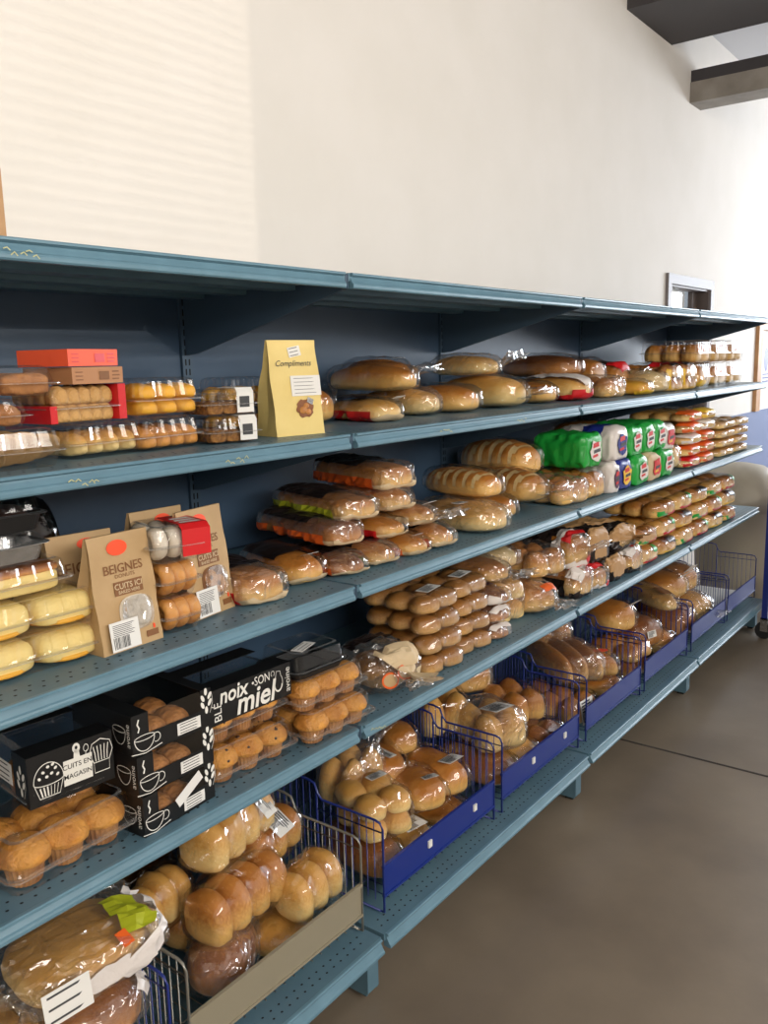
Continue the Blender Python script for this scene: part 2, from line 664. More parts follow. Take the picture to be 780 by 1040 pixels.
blm = MB()
zq = FW[2] + 0.02
while zq < FW[3]:
    blm.prism([(-4.540, zq + 0.003), (-4.510, zq - 0.011), (-4.510, zq - 0.0095), (-4.540, zq + 0.0045)], 'x', FW[0], FW[1], M_WHITE)
    zq += 0.034
bw = struct(blm.obj('window_2'))
rect_wall('wall_left', 'x', -4.3, -4.2, -4.6, 0.66, 0, ZC, [], M_WALL)

# interior window high in the back wall
w1 = MB()
x0, x1, z0, z1 = W1
for a in ((x0 - .06, x0, z0 - .06, z1 + .06), (x1, x1 + .06, z0 - .06, z1 + .06), (x0, x1, z1, z1 + .06), (x0, x1, z0 - .06, z0)):
    w1.box(a[0], a[1], YW - 0.02, YW, a[2], a[3], M_FRAME)
w1o = struct(w1.obj('window_1'))
jb = MB()
jb.box(x1 - 0.012, x1, YW, YW + 0.10, z0, z1, M_BROWNF)
jb.box(x0, x0 + 0.012, YW, YW + 0.10, z0, z1, M_BROWNF)
jb.box(x0 + .012, x1 - .012, YW, YW + 0.10, z1 - 0.012, z1, M_FRAME)
jb.box(x1 - 0.12, x1 - 0.012, YW + 0.07, YW + 0.10, z0, z1 - .012, M_BROWNF)
jb.obj('window_jamb', w1o)
gp = MB()
gp.box(x0 + .012, x1 - .12, YW + 0.08, YW + 0.086, z0, z1 - .012, M_GLASS)
gp.obj('window_pane', w1o)
# the room behind that window
br = MB()
br.box(2.0, 12.5, 3.4, 3.5, 0, 3.2, M_WALL)
br.box(2.0, 12.5, YW + .10, 3.4, 3.0, 3.1, M_CEIL)
struct(br.obj('wall_rear_room'))
area('rear_room_lamp', (7.5, 2.2, 2.9), (0, 0, 0), 4.5, 1.4, 420, (1, 0.98, 0.95))

# ceiling beams above the far end
bm = MB()
bm.box(3.16, 3.84, -4.45, YW, 3.375, 3.40, M_BEAM)
bm.box(3.46, 3.54, -4.45, YW, 3.40, ZC - 0.03, M_BEAM)
bm.box(3.16, 3.84, -4.45, YW, ZC - 0.03, ZC, M_BEAM)
bm.box(3.16, 3.185, -4.45, YW, 3.40, 3.47, M_BEAM)
bm.box(3.815, 3.84, -4.45, YW, 3.40, 3.46, M_BEAM)
struct(bm.obj('trim_2'))
bm = MB()
bm.box(4.19, 4.40, -4.45, YW, 3.13, 3.25, M_BEAM2)
bm.box(4.20, 4.40, -4.45, YW, 3.25, 3.32, M_BEAM)
struct(bm.obj('trim_3'))
bm = MB()
bm.box(3.84, 9.4, -1.1, -0.95, 3.42, ZC, M_BEAM)
struct(bm.obj('trim_4'))

# ------------------------------------------------------------------ shelving
RAIL = [(0.004, 0.0), (-0.002, 0.0), (-0.004, -0.002), (-0.004, -0.005), (-0.001, -0.006), (0.004, -0.0085), (0.003, -0.012), (-0.001, -0.020),
        (-0.004, -0.0225), (-0.0055, -0.026), (-0.0055, -0.031), (-0.003, -0.034), (0.004, -0.035), (0.012, -0.033), (0.012, -0.002)]
BASER = [(0.004, 0.0), (-0.003, 0.0), (-0.005, -0.002), (-0.005, -0.006), (0.0, -0.008), (0.0, -0.012), (-0.008, -0.026), (-0.012, -0.030), (-0.012, -0.036), (-0.004, -0.038), (0.01, -0.036), (0.01, -0.002)]
bay_labels = ['blue-grey metal shelving bay holding the clear cookie boxes and brown paper bags',
              'blue-grey metal shelving bay holding the long bread bags and two blue baskets',
              'blue-grey metal shelving bay with the green packs on its middle shelf',
              'blue-grey metal shelving bay farthest away beside the white wall']


def shelf_part(root, z, y0, prof, name, drop):
    b = MB()
    b.box(0.006, W - 0.006, y0 + 0.004, D - 0.012, z - 0.018, z - 0.0004, M_STEEL)
    o = b.obj(name, root)
    r = MB()
    r.prism([(y0 + p[0], z + p[1]) for p in prof], 'x', 0.012, W - 0.012, M_RAIL)
    r.obj('price_rail', o)
    # perforations along the front of the deck
    h = MB()
    nx = 46
    for row, yy in enumerate((y0 + 0.030, y0 + 0.052)):
        for i in range(nx):
            cx = 0.03 + (W - 0.06) * (i + 0.5 * (row % 2)) / nx
            n = len(h.v)
            h.v += [(cx + 0.0034 * math.cos(q * math.pi / 3), yy + 0.0028 * math.sin(q * math.pi / 3), z + 0.0002) for q in range(6)]
            h.f.append(tuple(n + q for q in range(6)))
            h.mi.append(h.m(M_BLACK))
    ho = h.obj('perforations', o)
    ho['kind'] = 'stuff'
    # underside stiffening channels
    c = MB()
    for yy in (0.14, 0.30, 0.45):
        c.box(0.02, W - 0.02, yy, yy + 0.05, z - 0.03, z - 0.018, M_STEEL)
    c.obj('stiffener', o)
    return o


for k in range(4):
    X0 = (k - 1) * W
    root = thing('shelving_bay', bay_labels[k], 'shelving', (X0, 0, 0), group='bays of the long shelf run')
    for s in (1, 2, 3, 4):
        z = ZS[s]
        o = shelf_part(root, z, 0.0, RAIL, 'shelf', 0.035)
        for xx in (0.0015, W - 0.0045):
            b = MB()
            b.prism([(0.004, z - 0.003), (D - 0.01, z - 0.003), (D - 0.01, z - 0.168), (D - 0.05, z - 0.165), (0.004, z - 0.034)], 'x', xx, xx + 0.003, M_DARKSTEEL)
            b.obj('bracket', o)
    shelf_part(root, ZS[5], YB, BASER, 'base_deck', 0.038)
    zz = 0.03
    for hgt in (0.30, 0.375, 0.375, 0.375, 0.375):
        b = MB()
        b.box(0.018, W - 0.018, D - 0.004, D + 0.012, zz, zz + hgt - 0.004, M_BACK)
        b.obj('back_panel', root)
        zz += hgt
    ends = [0.0] + ([W] if k == 3 else [])
    for e in ends:
        b = MB()
        b.box(e - 0.016, e + 0.016, D - 0.012, D + 0.05, 0.0, 1.83, M_DARKSTEEL)
        u = b.obj('upright', root)
        h = MB()
        q = 0.25
        while q < 1.78:
            for dx in (-0.006, 0.006):
                h.box(e + dx - 0.002, e + dx + 0.002, D - 0.0126, D - 0.012, q, q + 0.016, M_BLACK)
            q += 0.0254
        ho = h.obj('slots', u)
        ho['kind'] = 'stuff'
        b = MB()
        b.prism([(-0.012, 0.012), (-0.012, 0.145), (D, 0.16), (D, 0.012)], 'x', e - 0.022, e - 0.019, M_STEEL)
        b.prism([(-0.012, 0.012), (-0.012, 0.145), (D, 0.16), (D, 0.012)], 'x', e + 0.019, e + 0.022, M_STEEL)
        b.box(e - 0.022, e + 0.022, -0.016, -0.012, 0.02, 0.145, M_STEEL)
        b.box(e - 0.012, e + 0.012, 0.0, 0.03, 0.0, 0.012, M_RUBBER)
        b.obj('foot', root)

# ------------------------------------------------------------------ wire baskets
def basket(x0, x1, wm, pm, label, group, clips=False):
    z = ZS[5] + 0.003
    y0, dp = 0.0, 0.46
    root = thing('wire_basket', label, 'basket', (x0, y0, z), group=group)
    w = x1 - x0
    f = MB()
    f.box(0.004, w - 0.004, -0.004, 0.0, 0.05, 0.132, pm)
    f.box(0.002, w - 0.002, -0.0075, 0.001, 0.126, 0.134, pm)
    f.box(0.002, w - 0.002, -0.0075, 0.001, 0.046, 0.052, pm)
    fo = f.obj('front_panel', root)
    if clips:
        for cx in (0.36, 0.78):
            c = MB()
            c.box(w * cx, w * cx + 0.016, -0.0085, -0.004, 0.085, 0.105, M_WHITE)
            c.obj('tag_clip', fo)
    for sx in (0.003, w - 0.003):
        t = MB()
        t.tube([(sx, 0.012, 0.0035), (sx, -0.004, 0.004), (sx, -0.004, 0.235), (sx, 0.004, 0.25), (sx, 0.02, 0.254), (sx, 0.20, 0.254), (sx, 0.215, 0.27), (sx, 0.225, 0.295), (sx, 0.25, 0.30), (sx, dp, 0.30), (sx, dp, 0.0035), (sx, 0.012, 0.0035)], 0.0032, wm, 7)
        t.tube([(sx, 0.218, 0.0035), (sx, 0.218, 0.27)], 0.0034, wm, 6)
        t.obj('side_frame', root, True)
        g = MB()
        for i in range(1, 19):
            yy = 0.0 + 0.218 * i / 9 if i < 9 else 0.218 + (dp - 0.218) * (i - 9) / 10
            if abs(yy - .218) < .004:
                continue
            g.tube([(sx, yy, 0.03), (sx, yy, 0.254 if yy < 0.218 else 0.30)], 0.0014, wm, 5)
        g.tube([(sx, 0, 0.225), (sx, 0.218, 0.225)], 0.002, wm, 5)
        go = g.obj('side_grid', root, True)
        go['kind'] = 'stuff'
    g = MB()
    nn = 18
    for i in range(1, nn):
        xx = w * i / nn
        g.tube([(xx, 0.0, 0.03), (xx, dp, 0.03), (xx, dp, 0.30)], 0.0014, wm, 5)
    for yy in (0.1, 0.2, 0.3, 0.4):
        g.tube([(0.003, yy, 0.028), (w - .003, yy, 0.028)], 0.0018, wm, 5)
    g.tube([(0.003, dp, 0.30), (w - .003, dp, 0.30)], 0.003, wm, 6)
    go = g.obj('floor_grid', root, True)
    go['kind'] = 'stuff'
    return root


GB = 'wire bread baskets on the base deck'
basket(-1.17, -0.61, M_BLUEW, M_BLUEP, 'blue wire basket at the lower left corner under the white bread bags', GB)
basket(-0.570, -0.018, M_GREYW, M_GREYP, 'grey wire basket with a beige front panel full of buns', GB)
basket(0.066, 0.632, M_BLUEW, M_BLUEP, 'blue wire basket with two white clips beside the grey basket', GB, True)
basket(0.676, 1.240, M_BLUEW, M_BLUEP, 'blue wire basket holding the rolls with a square white label', GB, True)
basket(1.300, 1.845, M_BLUEW, M_BLUEP, 'blue wire basket holding the bag with an orange-red spot', GB)
basket(1.890, 2.440, M_BLUEW, M_BLUEP, 'blue wire basket holding the long pale baguette bag', GB)
basket(2.500, 3.050, M_BLUEW, M_BLUEP, 'blue wire basket nearly hidden just before the empty one', GB)
basket(3.090, 3.640, M_BLUEW, M_BLUEP, 'empty blue wire basket at the far end of the base', GB)


# ------------------------------------------------------------------ products: builders
SEED = [10]


def nseed():
    SEED[0] += 1
    return SEED[0]


def bread_bag(label, loc, yaw, L, Wd, H, kind='loaf', mt=None, tail='back', prints=(), cat='bread', group=None, film_=None, rx=0, ry=0,
              grid=(2, 3, 1), lab=None, slices=0, score=0, name='bagged_loaf', mg=0.005, crumple=0.005):
    sd = nseed()
    mt = mt or M_BREAD
    root = thing(name, label, cat, loc, yaw, group, rx, ry)
    if kind in ('loaf', 'scored', 'sliced'):
        me = blob('bread', L, Wd, H, mt, k=2.5 if kind != 'sliced' else 5, e=2.3 if kind != 'sliced' else 3.0, nt=34 if kind != 'loaf' else 22, na=22,
                  bump=0.06, seed=sd, score=score if kind == 'scored' else None, mt2=M_CRUMB, slices=slices)
        link('bread', me, root)
        wk, we = (3.2, 2.4)
        if kind == 'sliced':
            wk, we = 6, 3.2
        lob = 0
    elif kind == 'buns':
        nx, ny, n3 = grid
        bw, bl, bh = Wd / nx, L / ny, H / n3
        for i in range(nx):
            for j in range(ny):
                for q in range(n3):
                    rr = random.Random(sd * 100 + i * 10 + j + q * 57)
                    link('bun', bun_mesh(mt, rr.randint(0, 3)), root, (-Wd / 2 + bw * (i + .5), bl * j, bh * q), (0, 0, 0), (bw * 1.02, bl * 1.02, bh * 1.6 * rr.uniform(.94, 1.02)))
        wk, we, lob = 5, 3.2, ny
    elif kind == 'sleeve':
        n = grid[0]
        bl = L / n
        for j in range(n):
            rr = random.Random(sd * 100 + j)
            sc_ = rr.uniform(0.93, 1.02)
            key = ('slc', mt.name, j % 3)
            if key not in CACHE:
                CACHE[key] = blob('bun', 1, 1, 1, mt, k=2.6, e=2.1, nt=10, na=18, bump=0.05, seed=j, bot=0.5)
            link('bun', CACHE[key], root, (rr.uniform(-.003, .003), bl * j, 0), None, (Wd * sc_, bl * 1.04, H * sc_))
        wk, we, lob = 6, 2.2, n
    elif kind == 'none':
        wk, we, lob = 5, 3.2, 0
    if kind != 'none' or True:
        me = wrap(L, Wd, H, mg, we, wk, tail, prints, sd, film_ or M_FILM, lob, crumple)
        link('wrap', me, root)
    if lab:
        for (lx, ly, lz, lw, lh, rxx, ryy, rzz) in lab:
            sticker(root, lw, lh, (lx, ly, lz), (R(rxx), R(ryy), R(rzz)))
    return root


def rrect(w, d, r, n=7):
    pts = []
    for cx, cy, a0 in ((w / 2 - r, d / 2 - r, 0), (-w / 2 + r, d / 2 - r, 90), (-w / 2 + r, -d / 2 + r, 180), (w / 2 - r, -d / 2 + r, 270)):
        for i in range(n):
            a = R(a0 + 90 * i / (n - 1))
            pts.append((cx + r * math.cos(a), cy + r * math.sin(a)))
    # subdivide the straight sides so that they can be fluted
    out = []
    for i, p in enumerate(pts):
        q = pts[(i + 1) % len(pts)]
        out.append(p)
        dist = math.hypot(q[0] - p[0], q[1] - p[1])
        ns = int(dist / 0.008)
        for j in range(1, ns):
            out.append((p[0] + (q[0] - p[0]) * j / ns, p[1] + (q[1] - p[1]) * j / ns))
    return out


def shell(w, d, h, levels, mt, name, flute=()):
    """thin plastic tray or lid from (z, inset) levels, with fluting on the levels named in flute"""
    b = MB()
    base = rrect(w, d, 0.022)
    rs = []
    for li, (z, ins) in enumerate(levels):
        ring = []
        for i, (x, y) in enumerate(base):
            r = math.hypot(x, y)
            fx = 1 - ins / (w / 2)
            fy = 1 - ins / (d / 2)
            fl_ = (0.0016 if (i // 2) % 2 else -0.0004) if li in flute else 0
            ring.append((x * fx * (1 - fl_ / r * 2), y * fy * (1 - fl_ / r * 2) + d / 2, z * h))
        rs.append(ring)
    nl = len(levels)

    def fn(i, j):
        return M_RIM if (mt is M_PET and (i >= nl - 3 if name == 'tray' else (i < 1 or i == nl - 2))) else mt
    b.rings(rs, mt, cap0=False, cap1=False, fn=fn)
    b.quad(rs[0][::-1] if name == 'tray' else rs[-1], mt)
    return b.mesh(name, False)


def clamshell(label, loc, yaw, w, d, h, fill=None, cat='pastry box', group=None, tray_mat=None, lid_mat=None, split=0.42, flute=True, name='clamshell_box', lid=True):
    root = thing(name, label, cat, loc, yaw, group)
    link('tray', shell(w, d, h, [(0.0, 0.016), (0.02, 0.013), (split - .02, 0.006), (split - .01, -.003), (split + .015, -.003), (split + .02, 0.003)], tray_mat or M_PET, 'tray'), root)
    if lid:
        link('lid', shell(w, d, h, [(split + .025, 0.0), (split + .04, 0.005), (split + .1, 0.007), (0.90, 0.012), (0.97, 0.018), (0.985, 0.024)], lid_mat or M_PET, 'lid', flute=(2, 3) if flute else ()), root)
    if fill:
        fill(root, w, d, h)
    return root


def muffin_meshes(chips=False, seed=0):
    key = ('muffin', chips, seed)
    if key not in CACHE:
        b = MB()
        n = 22
        rs = []
        prof = [(0.030, 0.030), (0.040, 0.036), (0.0415, 0.043), (0.038, 0.053), (0.031, 0.062), (0.020, 0.068), (0.008, 0.0705), (0.001, 0.071)]
        for r, z in prof:
            rs.append([(r * (1 + 0.06 * nz(math.cos(2 * math.pi * i / n), math.sin(2 * math.pi * i / n), z * 30, 1.7, seed)) * math.cos(2 * math.pi * i / n),
                        r * (1 + 0.06 * nz(math.cos(2 * math.pi * i / n), math.sin(2 * math.pi * i / n), z * 30, 1.7, seed)) * math.sin(2 * math.pi * i / n), z) for i in range(n)])
        b.rings(rs, M_MUFFIN)
        if chips:
            rr = random.Random(seed)
            for q in range(9):
                a, f = rr.uniform(0, 6.28), rr.uniform(0.35, 0.95)
                r = 0.040 * f
                zz = 0.071 - 0.028 * f ** 2.2
                c = Vector((r * math.cos(a), r * math.sin(a), zz))
                s = rr.uniform(.004, .0065)
                rs = []
                for (rr_, z_) in ((1, -.4), (.95, .3), (.3, .75)):
                    rs.append([tuple(c + Vector((s * rr_ * math.cos(i), s * rr_ * math.sin(i), s * z_))) for i in [2 * math.pi * k_ / 7 for k_ in range(7)]])
                b.rings(rs, M_CHIP)
        dome = b.mesh('muffin', True)
        c = MB()
        rs = []
        n = 44
        for r, z in ((0.024, 0.0), (0.0265, 0.012), (0.030, 0.034)):
            rs.append([((r + (0.0014 if i % 2 else 0)) * math.cos(2 * math.pi * i / n), (r + (0.0014 if i % 2 else 0)) * math.sin(2 * math.pi * i / n), z) for i in range(n)])
        c.rings(rs, M_CUP, cap1=False)
        CACHE[key] = (dome, c.mesh('baking_cup'))
    return CACHE[key]


def fill_muffins(nx, ny, chips=False, sc_=1.0):
    def f(root, w, d, h):
        for i in range(nx):
            for j in range(ny):
                dome, cup = muffin_meshes(chips, (i * 3 + j) % 4)
                o = link('muffin', dome, root, (-w / 2 + w * 0.06 + (w * .88) * (i + .5) / nx, d * .06 + d * .88 * (j + .5) / ny, 0.003), (0, 0, i + j * 2.1), (sc_, sc_, sc_ * min(1, (h - 0.008) / 0.071)))
                link('baking_cup', cup, o)
    return f


def cookie_mesh(mt, seed):
    key = ('cookie', mt.name, seed)
    if key not in CACHE:
        b = MB()
        n = 20
        rs = []
        for r, z in ((0.8, 0.0), (0.97, 0.08), (1.0, 0.2), (0.9, 0.34), (0.6, 0.42), (0.2, 0.45), (0.01, 0.45)):
            rs.append([(r * (1 + .08 * nz(math.cos(6.283 * i / n), math.sin(6.283 * i / n), 0, 1.4, seed)) * math.cos(6.283 * i / n),
                        r * (1 + .08 * nz(math.cos(6.283 * i / n), math.sin(6.283 * i / n), 0, 1.4, seed)) * math.sin(6.283 * i / n), z + .05 * nz(r * math.cos(6.283 * i / n), r * math.sin(6.283 * i / n), 0, 3, seed)) for i in range(n)])
        b.rings(rs, mt)
        rr = random.Random(seed)
        for q in range(8):
            a, f = rr.uniform(0, 6.28), rr.uniform(0.1, 0.85)
            c = Vector((f * math.cos(a), f * math.sin(a), 0.44 - .1 * f ** 2))
            s = rr.uniform(.05, .09)
            b.rings([[tuple(c + Vector((s * k0 * math.cos(i), s * k0 * math.sin(i), s * k1))) for i in [6.283 * k_ / 6 for k_ in range(6)]] for k0, k1 in ((1, -.4), (.9, .3), (.3, .6))], M_CHIP if mt is not M_COOKIE else M_DARKB)
        CACHE[key] = b.mesh('cookie', True)
    return CACHE[key]


def fill_cookies(mt, rows, per, r):
    """overlapping rows of cookies leaning on each other"""
    def f(root, w, d, h):
        for j in range(rows):
            for i in range(per):
                x = -w * .36 + w * .72 * i / max(1, per - 1)
                y = d * (0.06 + 0.88 * (j + .5) / rows)
                tilt = 52 if i < per - 1 else 40
                link('cookie', cookie_mesh(mt, (i + j) % 4), root, (x, y, h * .44), (R(random.Random(i + j).uniform(-6, 6)), R(tilt), 0.3 * i), (r, r, r * 0.62))
    return f


def fill_blobs(mt, nx, ny, bw, bl, bh, nz_=1, name='cake', rot=0, e=2.2, k=2.4, slices=0, z0=0.003):
    def f(root, w, d, h):
        key = ('fb', mt.name, bw, bl, bh, slices)
        if key not in CACHE:
            CACHE[key] = blob(name, bl, bw, bh, mt, k=k, e=e, nt=18 if not slices else 36, na=18, bump=0.1, seed=len(CACHE), slices=slices)
        for q in range(nz_):
            for i in range(nx):
                for j in range(ny):
                    cx = -w / 2 + .01 + (w - .02) * (i + .5) / nx
                    cy = .01 + (d - .02) * (j + .5) / ny
                    rr = random.Random(i * 7 + j * 3 + q)
                    a = R(rot + rr.uniform(-5, 5))
                    link(name, CACHE[key], root, (cx + math.sin(a) * bl / 2, cy - math.cos(a) * bl / 2, z0 + q * bh * .9), (0, 0, a))
    return f


def donut_mesh(mt):
    key = ('donut', mt.name)
    if key not in CACHE:
        b = MB()
        rs = []
        n, q = 24, 14
        for i in range(n + 1):
            a = 2 * math.pi * i / n
            ring = []
            for j in range(q):
                c = 2 * math.pi * j / q
                rr = 0.029 + 0.0165 * math.cos(c)
                ring.append((rr * math.cos(a), 0.0165 * math.sin(c), rr * math.sin(a)))
            rs.append(ring)
        b.rings(rs, mt, cap0=False, cap1=False)
        CACHE[key] = b.mesh('donut', True)
    return CACHE[key]


# ------------------------------------------------------------------ paper bags
def paper_bag(label, loc, yaw, w, d, h, mt, deco, group=None, cat='paper bag'):
    root = thing('paper_bag', label, cat, loc, yaw, group)
    b = MB()
    sd = nseed()
    nzv, lean = 14, 0.34
    rs = []
    for i in range(nzv + 1):
        t = i / nzv
        zz = h * t
        yf = lean * d * t
        yb = d + (lean * d + 0.006 - d) * (t ** 1.3)
        gus = 0.20 * (yb - yf) * min(1, t * 1.6) + 0.0 * t
        ww = w / 2 * (1 - 0.02 * math.sin(t * 9))
        ring = []
        # front edge: 9 points, right side gusset 3, back 9, left side 3
        for q in range(9):
            x = -ww + 2 * ww * q / 8
            ring.append((x, yf, zz))
        for q in (0.25, 0.5, 0.75):
            ring.append((ww - gus * (1 - abs(q - .5) * 2), yf + (yb - yf) * q, zz))
        for q in range(9):
            x = ww - 2 * ww * q / 8
            ring.append((x, yb, zz))
        for q in (0.75, 0.5, 0.25):
            ring.append((-ww + gus * (1 - abs(q - .5) * 2), yf + (yb - yf) * q, zz))
        ring = [(x + (0.0022 * nz(x, y, z, 30, sd) if 0 < i < nzv else 0), y + (0.003 * nz(x, y, z, 24, sd + 3) if y > yf + 0.003 else 0), z) for x, y, z in ring]
        rs.append(ring)
    b.rings(rs, mt)
    b.obj('bag_body', root)
    tilt = math.atan2(lean * d, h)
    rot = (R(90) - tilt, 0, 0)

    def face(u, v, off=0.0012):
        """point on the leaning front face: u across from centre, v height fraction"""
        return (u, lean * d * v - off * math.cos(tilt), h * v + off * math.sin(tilt))
    deco(root, face, rot, w, h)
    return root


def flat(root, name, w, h, loc, rot, mt, t=0.0006, ell=False):
    b = MB()
    if ell:
        n = 28
        b.prism([(w / 2 * math.cos(6.2832 * i / n), h / 2 * math.sin(6.2832 * i / n)) for i in range(n)], 'z', 0, t, mt)
    else:
        b.box(-w / 2, w / 2, -h / 2, h / 2, 0, t, mt)
    o = b.obj(name, root)
    o.location, o.rotation_euler = loc, rot
    return o


def deco_beignes(win_mat, donuts):
    def f(root, face, rot, w, h):
        flat(root, 'round_sticker', w * .33, h * .135, face(-.04 * w, .88), rot, M_ORANGE, ell=True)
        text(root, 'BEIGNES', 0.0235, face(0.01 * w, .70, .0016), rot, M_KRAFTD, bold=0.012, sx=1.0)
        text(root, 'DONUTS', 0.010, face(0.02 * w, .635, .0016), rot, M_KRAFTD, sx=1.1)
        flat(root, 'printed_band', w * .47, h * .12, face(.05 * w, .53), rot, M_KRAFTD)
        text(root, 'CUITS ICI', 0.0150, face(.05 * w, .545, .0024), rot, M_KRAFTL, bold=0.01)
        text(root, 'BAKED HERE', 0.0085, face(.05 * w, .495, .0024), rot, M_KRAFTL, bold=0.01)
        # cut-out window with the donuts showing behind film
        n = 26
        b = MB()
        hw, hh = w * .26, h * .15
        b.prism([(hw * spow(math.cos(6.2832 * i / n), .7), hh * spow(math.sin(6.2832 * i / n), .7)) for i in range(n)], 'z', 0, 0.0006, win_mat)
        o = b.obj('window', root)
        o.location, o.rotation_euler = face(.10 * w, .30), rot
        for (dx, dz, s) in ((-.010, .010, .40), (.012, -.006, .44)):
            link('donut', donut_mesh(donuts), o, (dx, dz, .002), (R(80), 0, 0.4), (s, s * .25, s))
        b = MB()
        b.prism([(hw * spow(math.cos(6.2832 * i / n), .7), hh * spow(math.sin(6.2832 * i / n), .7)) for i in range(n)], 'z', 0.0085, 0.009, M_FILMC)
        b.obj('window_film', o)
        sticker(root, w * .47, h * .25, face(-.17 * w, .145, .0105), rot, 7)
        flat(root, 'printed_mark', w * .20, h * .055, face(.33 * w, .08), rot, M_KRAFTD)
        flat(root, 'red_mark', w * .03, h * .04, face(.37 * w, .135), rot, M_ORANGE)
    return f


def deco_plain(root, face, rot, w, h):
    flat(root, 'round_sticker', w * .3, h * .1, face(.1 * w, .9), rot, M_ORANGE, ell=True)
    text(root, 'BEIGNES', 0.029, face(0.0, .69, .0016), rot, M_KRAFTD, bold=0.012)


def deco_yellow(root, face, rot, w, h):
    r2 = (rot[0], 0, R(-12))
    sticker(root, w * .25, h * .105, face(.03 * w, .88), (rot[0], R(-10), 0), 3, False)
    text(root, 'Compliments', 0.0185, face(-.02 * w, .755, .0016), rot, M_INK, shear=0.35)
    sticker(root, w * .62, h * .215, face(.20 * w, .52), rot, 5, False, name='paper_label')
    b = MB()
    n = 22
    b.prism([(.024 * (1 + .12 * math.sin(i * 2.3)) * math.cos(6.2832 * i / n), .021 * (1 + .12 * math.cos(i * 1.7)) * math.sin(6.2832 * i / n)) for i in range(n)], 'z', 0, 0.0006, M_DARKB)
    o = b.obj('printed_picture', root)
    o.location, o.rotation_euler = face(.13 * w, .28), rot
    for dx, dz, s in ((-.006, -.004, .016), (.008, -.008, .012), (.004, .006, .011)):
        link('nut', bun_mesh(M_BREAD, 1), o, (dx, dz - s / 2, 0), None, (s * 1.3, s, s * .4))
    flat(root, 'foil_glint', w * .13, h * .06, face(.25 * w, .355, .0018), (rot[0], R(25), 0), M_SILVER)


# ------------------------------------------------------------------ black bakery cartons
def art_cup(b, ox, oz, s, y):
    stroke(b, arc(ox, oz, .022 * s, .026 * s, 180, 360, 14), .0016, M_CHALK, y)
    stroke(b, arc(ox, oz, .022 * s, .005 * s, 0, 360, 18), .0014, M_CHALK, y)
    stroke(b, arc(ox + .026 * s, oz - .008 * s, .009 * s, .009 * s, -120, 120, 10), .0014, M_CHALK, y)
    stroke(b, [(ox - .03 * s, oz - .026 * s), (ox, oz - .031 * s), (ox + .038 * s, oz - .024 * s)], .0016, M_CHALK, y)


def art_wheat(b, ox, oz, s, y):
    for dx, dz, a in ((0, .026, 90), (-.008, .014, 115), (.009, .016, 60), (-.009, 0, 115), (.009, .002, 60), (0, -.012, 90)):
        disc(b, ox + dx * s, oz + dz * s, .0078 * s, .0038 * s, M_CHALK, y, 12, R(a))
    stroke(b, [(ox + .014 * s, oz + .022 * s), (ox + .016 * s, oz), (ox + .008 * s, oz - .02 * s)], .0009, M_CHALK, y)


def carton(label, loc, yaw, w, d, h, items, group=None, smear=False):
    root = thing('bakery_carton', label, 'carton', loc, yaw, group)
    b = MB()
    t = 0.0012
    b.box(-w / 2, w / 2, 0, d, 0, t, M_BLACKCARD)
    b.box(-w / 2, w / 2, d - t, d, t, h, M_BLACKCARD)
    b.box(-w / 2, -w / 2 + t, t, d - t, t, h, M_BLACKCARD)
    b.box(w / 2 - t, w / 2, t, d - t, t, h, M_BLACKCARD)
    xa, xb, zb = -w * .30, w * .36, h * .47
    b.box(-w / 2, w / 2, 0, t, t, zb, M_BLACKCARD)
    b.box(-w / 2, xa, 0, t, zb, h, M_BLACKCARD)
    b.box(xb, w / 2, 0, t, zb, h, M_BLACKCARD)
    b.box(-w / 2 + t, xa, t, d - t, h - t, h, M_BLACKCARD)
    b.box(xb, w / 2 - t, t, d - t, h - t, h, M_BLACKCARD)
    b.box(xa, xb, d * .8, d - t, h - t, h, M_BLACKCARD)
    b.obj('carton_body', root)
    f = MB()
    f.quad([(xa, 0.0008, zb), (xb, 0.0008, zb), (xb, 0.0008, h - .0008), (xa, 0.0008, h - .0008)], M_PET)
    f.quad([(xa, 0.0008, h - .0008), (xb, 0.0008, h - .0008), (xb, d * .8, h - .0008), (xa, d * .8, h - .0008)], M_PET)
    f.obj('film_window', root)
    items(root, w * .7, d * .8, h)
    a = MB()
    y = -0.0006
    art_cup(a, -w * .36, h * .40, 1.0, y)
    stroke(a, [(-w * .43, h * .56), (-w * .415, h * .66), (-w * .435, h * .76), (-w * .415, h * .88)], .003, M_CHALK, y)
    art_wheat(a, w * .43, h * .60, 1.0, y)
    a.obj('printed_art', root)['kind'] = 'stuff'
    # a grey cup drawn on the left side
    a = MB()
    for p in (arc(0, 0, .02, .03, 180, 360), arc(0, 0, .02, .006, 0, 360)):
        pp = [(q[0], q[1]) for q in p]
        stroke(a, pp, .0012, M_CHALK, 0)
    s = a.obj('side_art', root)
    s.location = (-w / 2 - 0.0006, d * .2, h * .6)
    s.rotation_euler = (0, 0, R(-90))
    text(root, 'avoine', 0.018, (-w / 2 - .0008, d * .06, h * .5), (R(90), R(-90), R(-90)), M_CHALK, name='side_lettering')
    if smear:
        flat(root, 'loose_white_card', w * .40, .022, (w * .12, -.0015, h * .62), (R(90), R(-28), 0), M_WHITE)
    sticker(root, w * .30, h * .30, (w * .19, -.0007, h * .24), (R(90), 0, 0), 4, False)
    return root


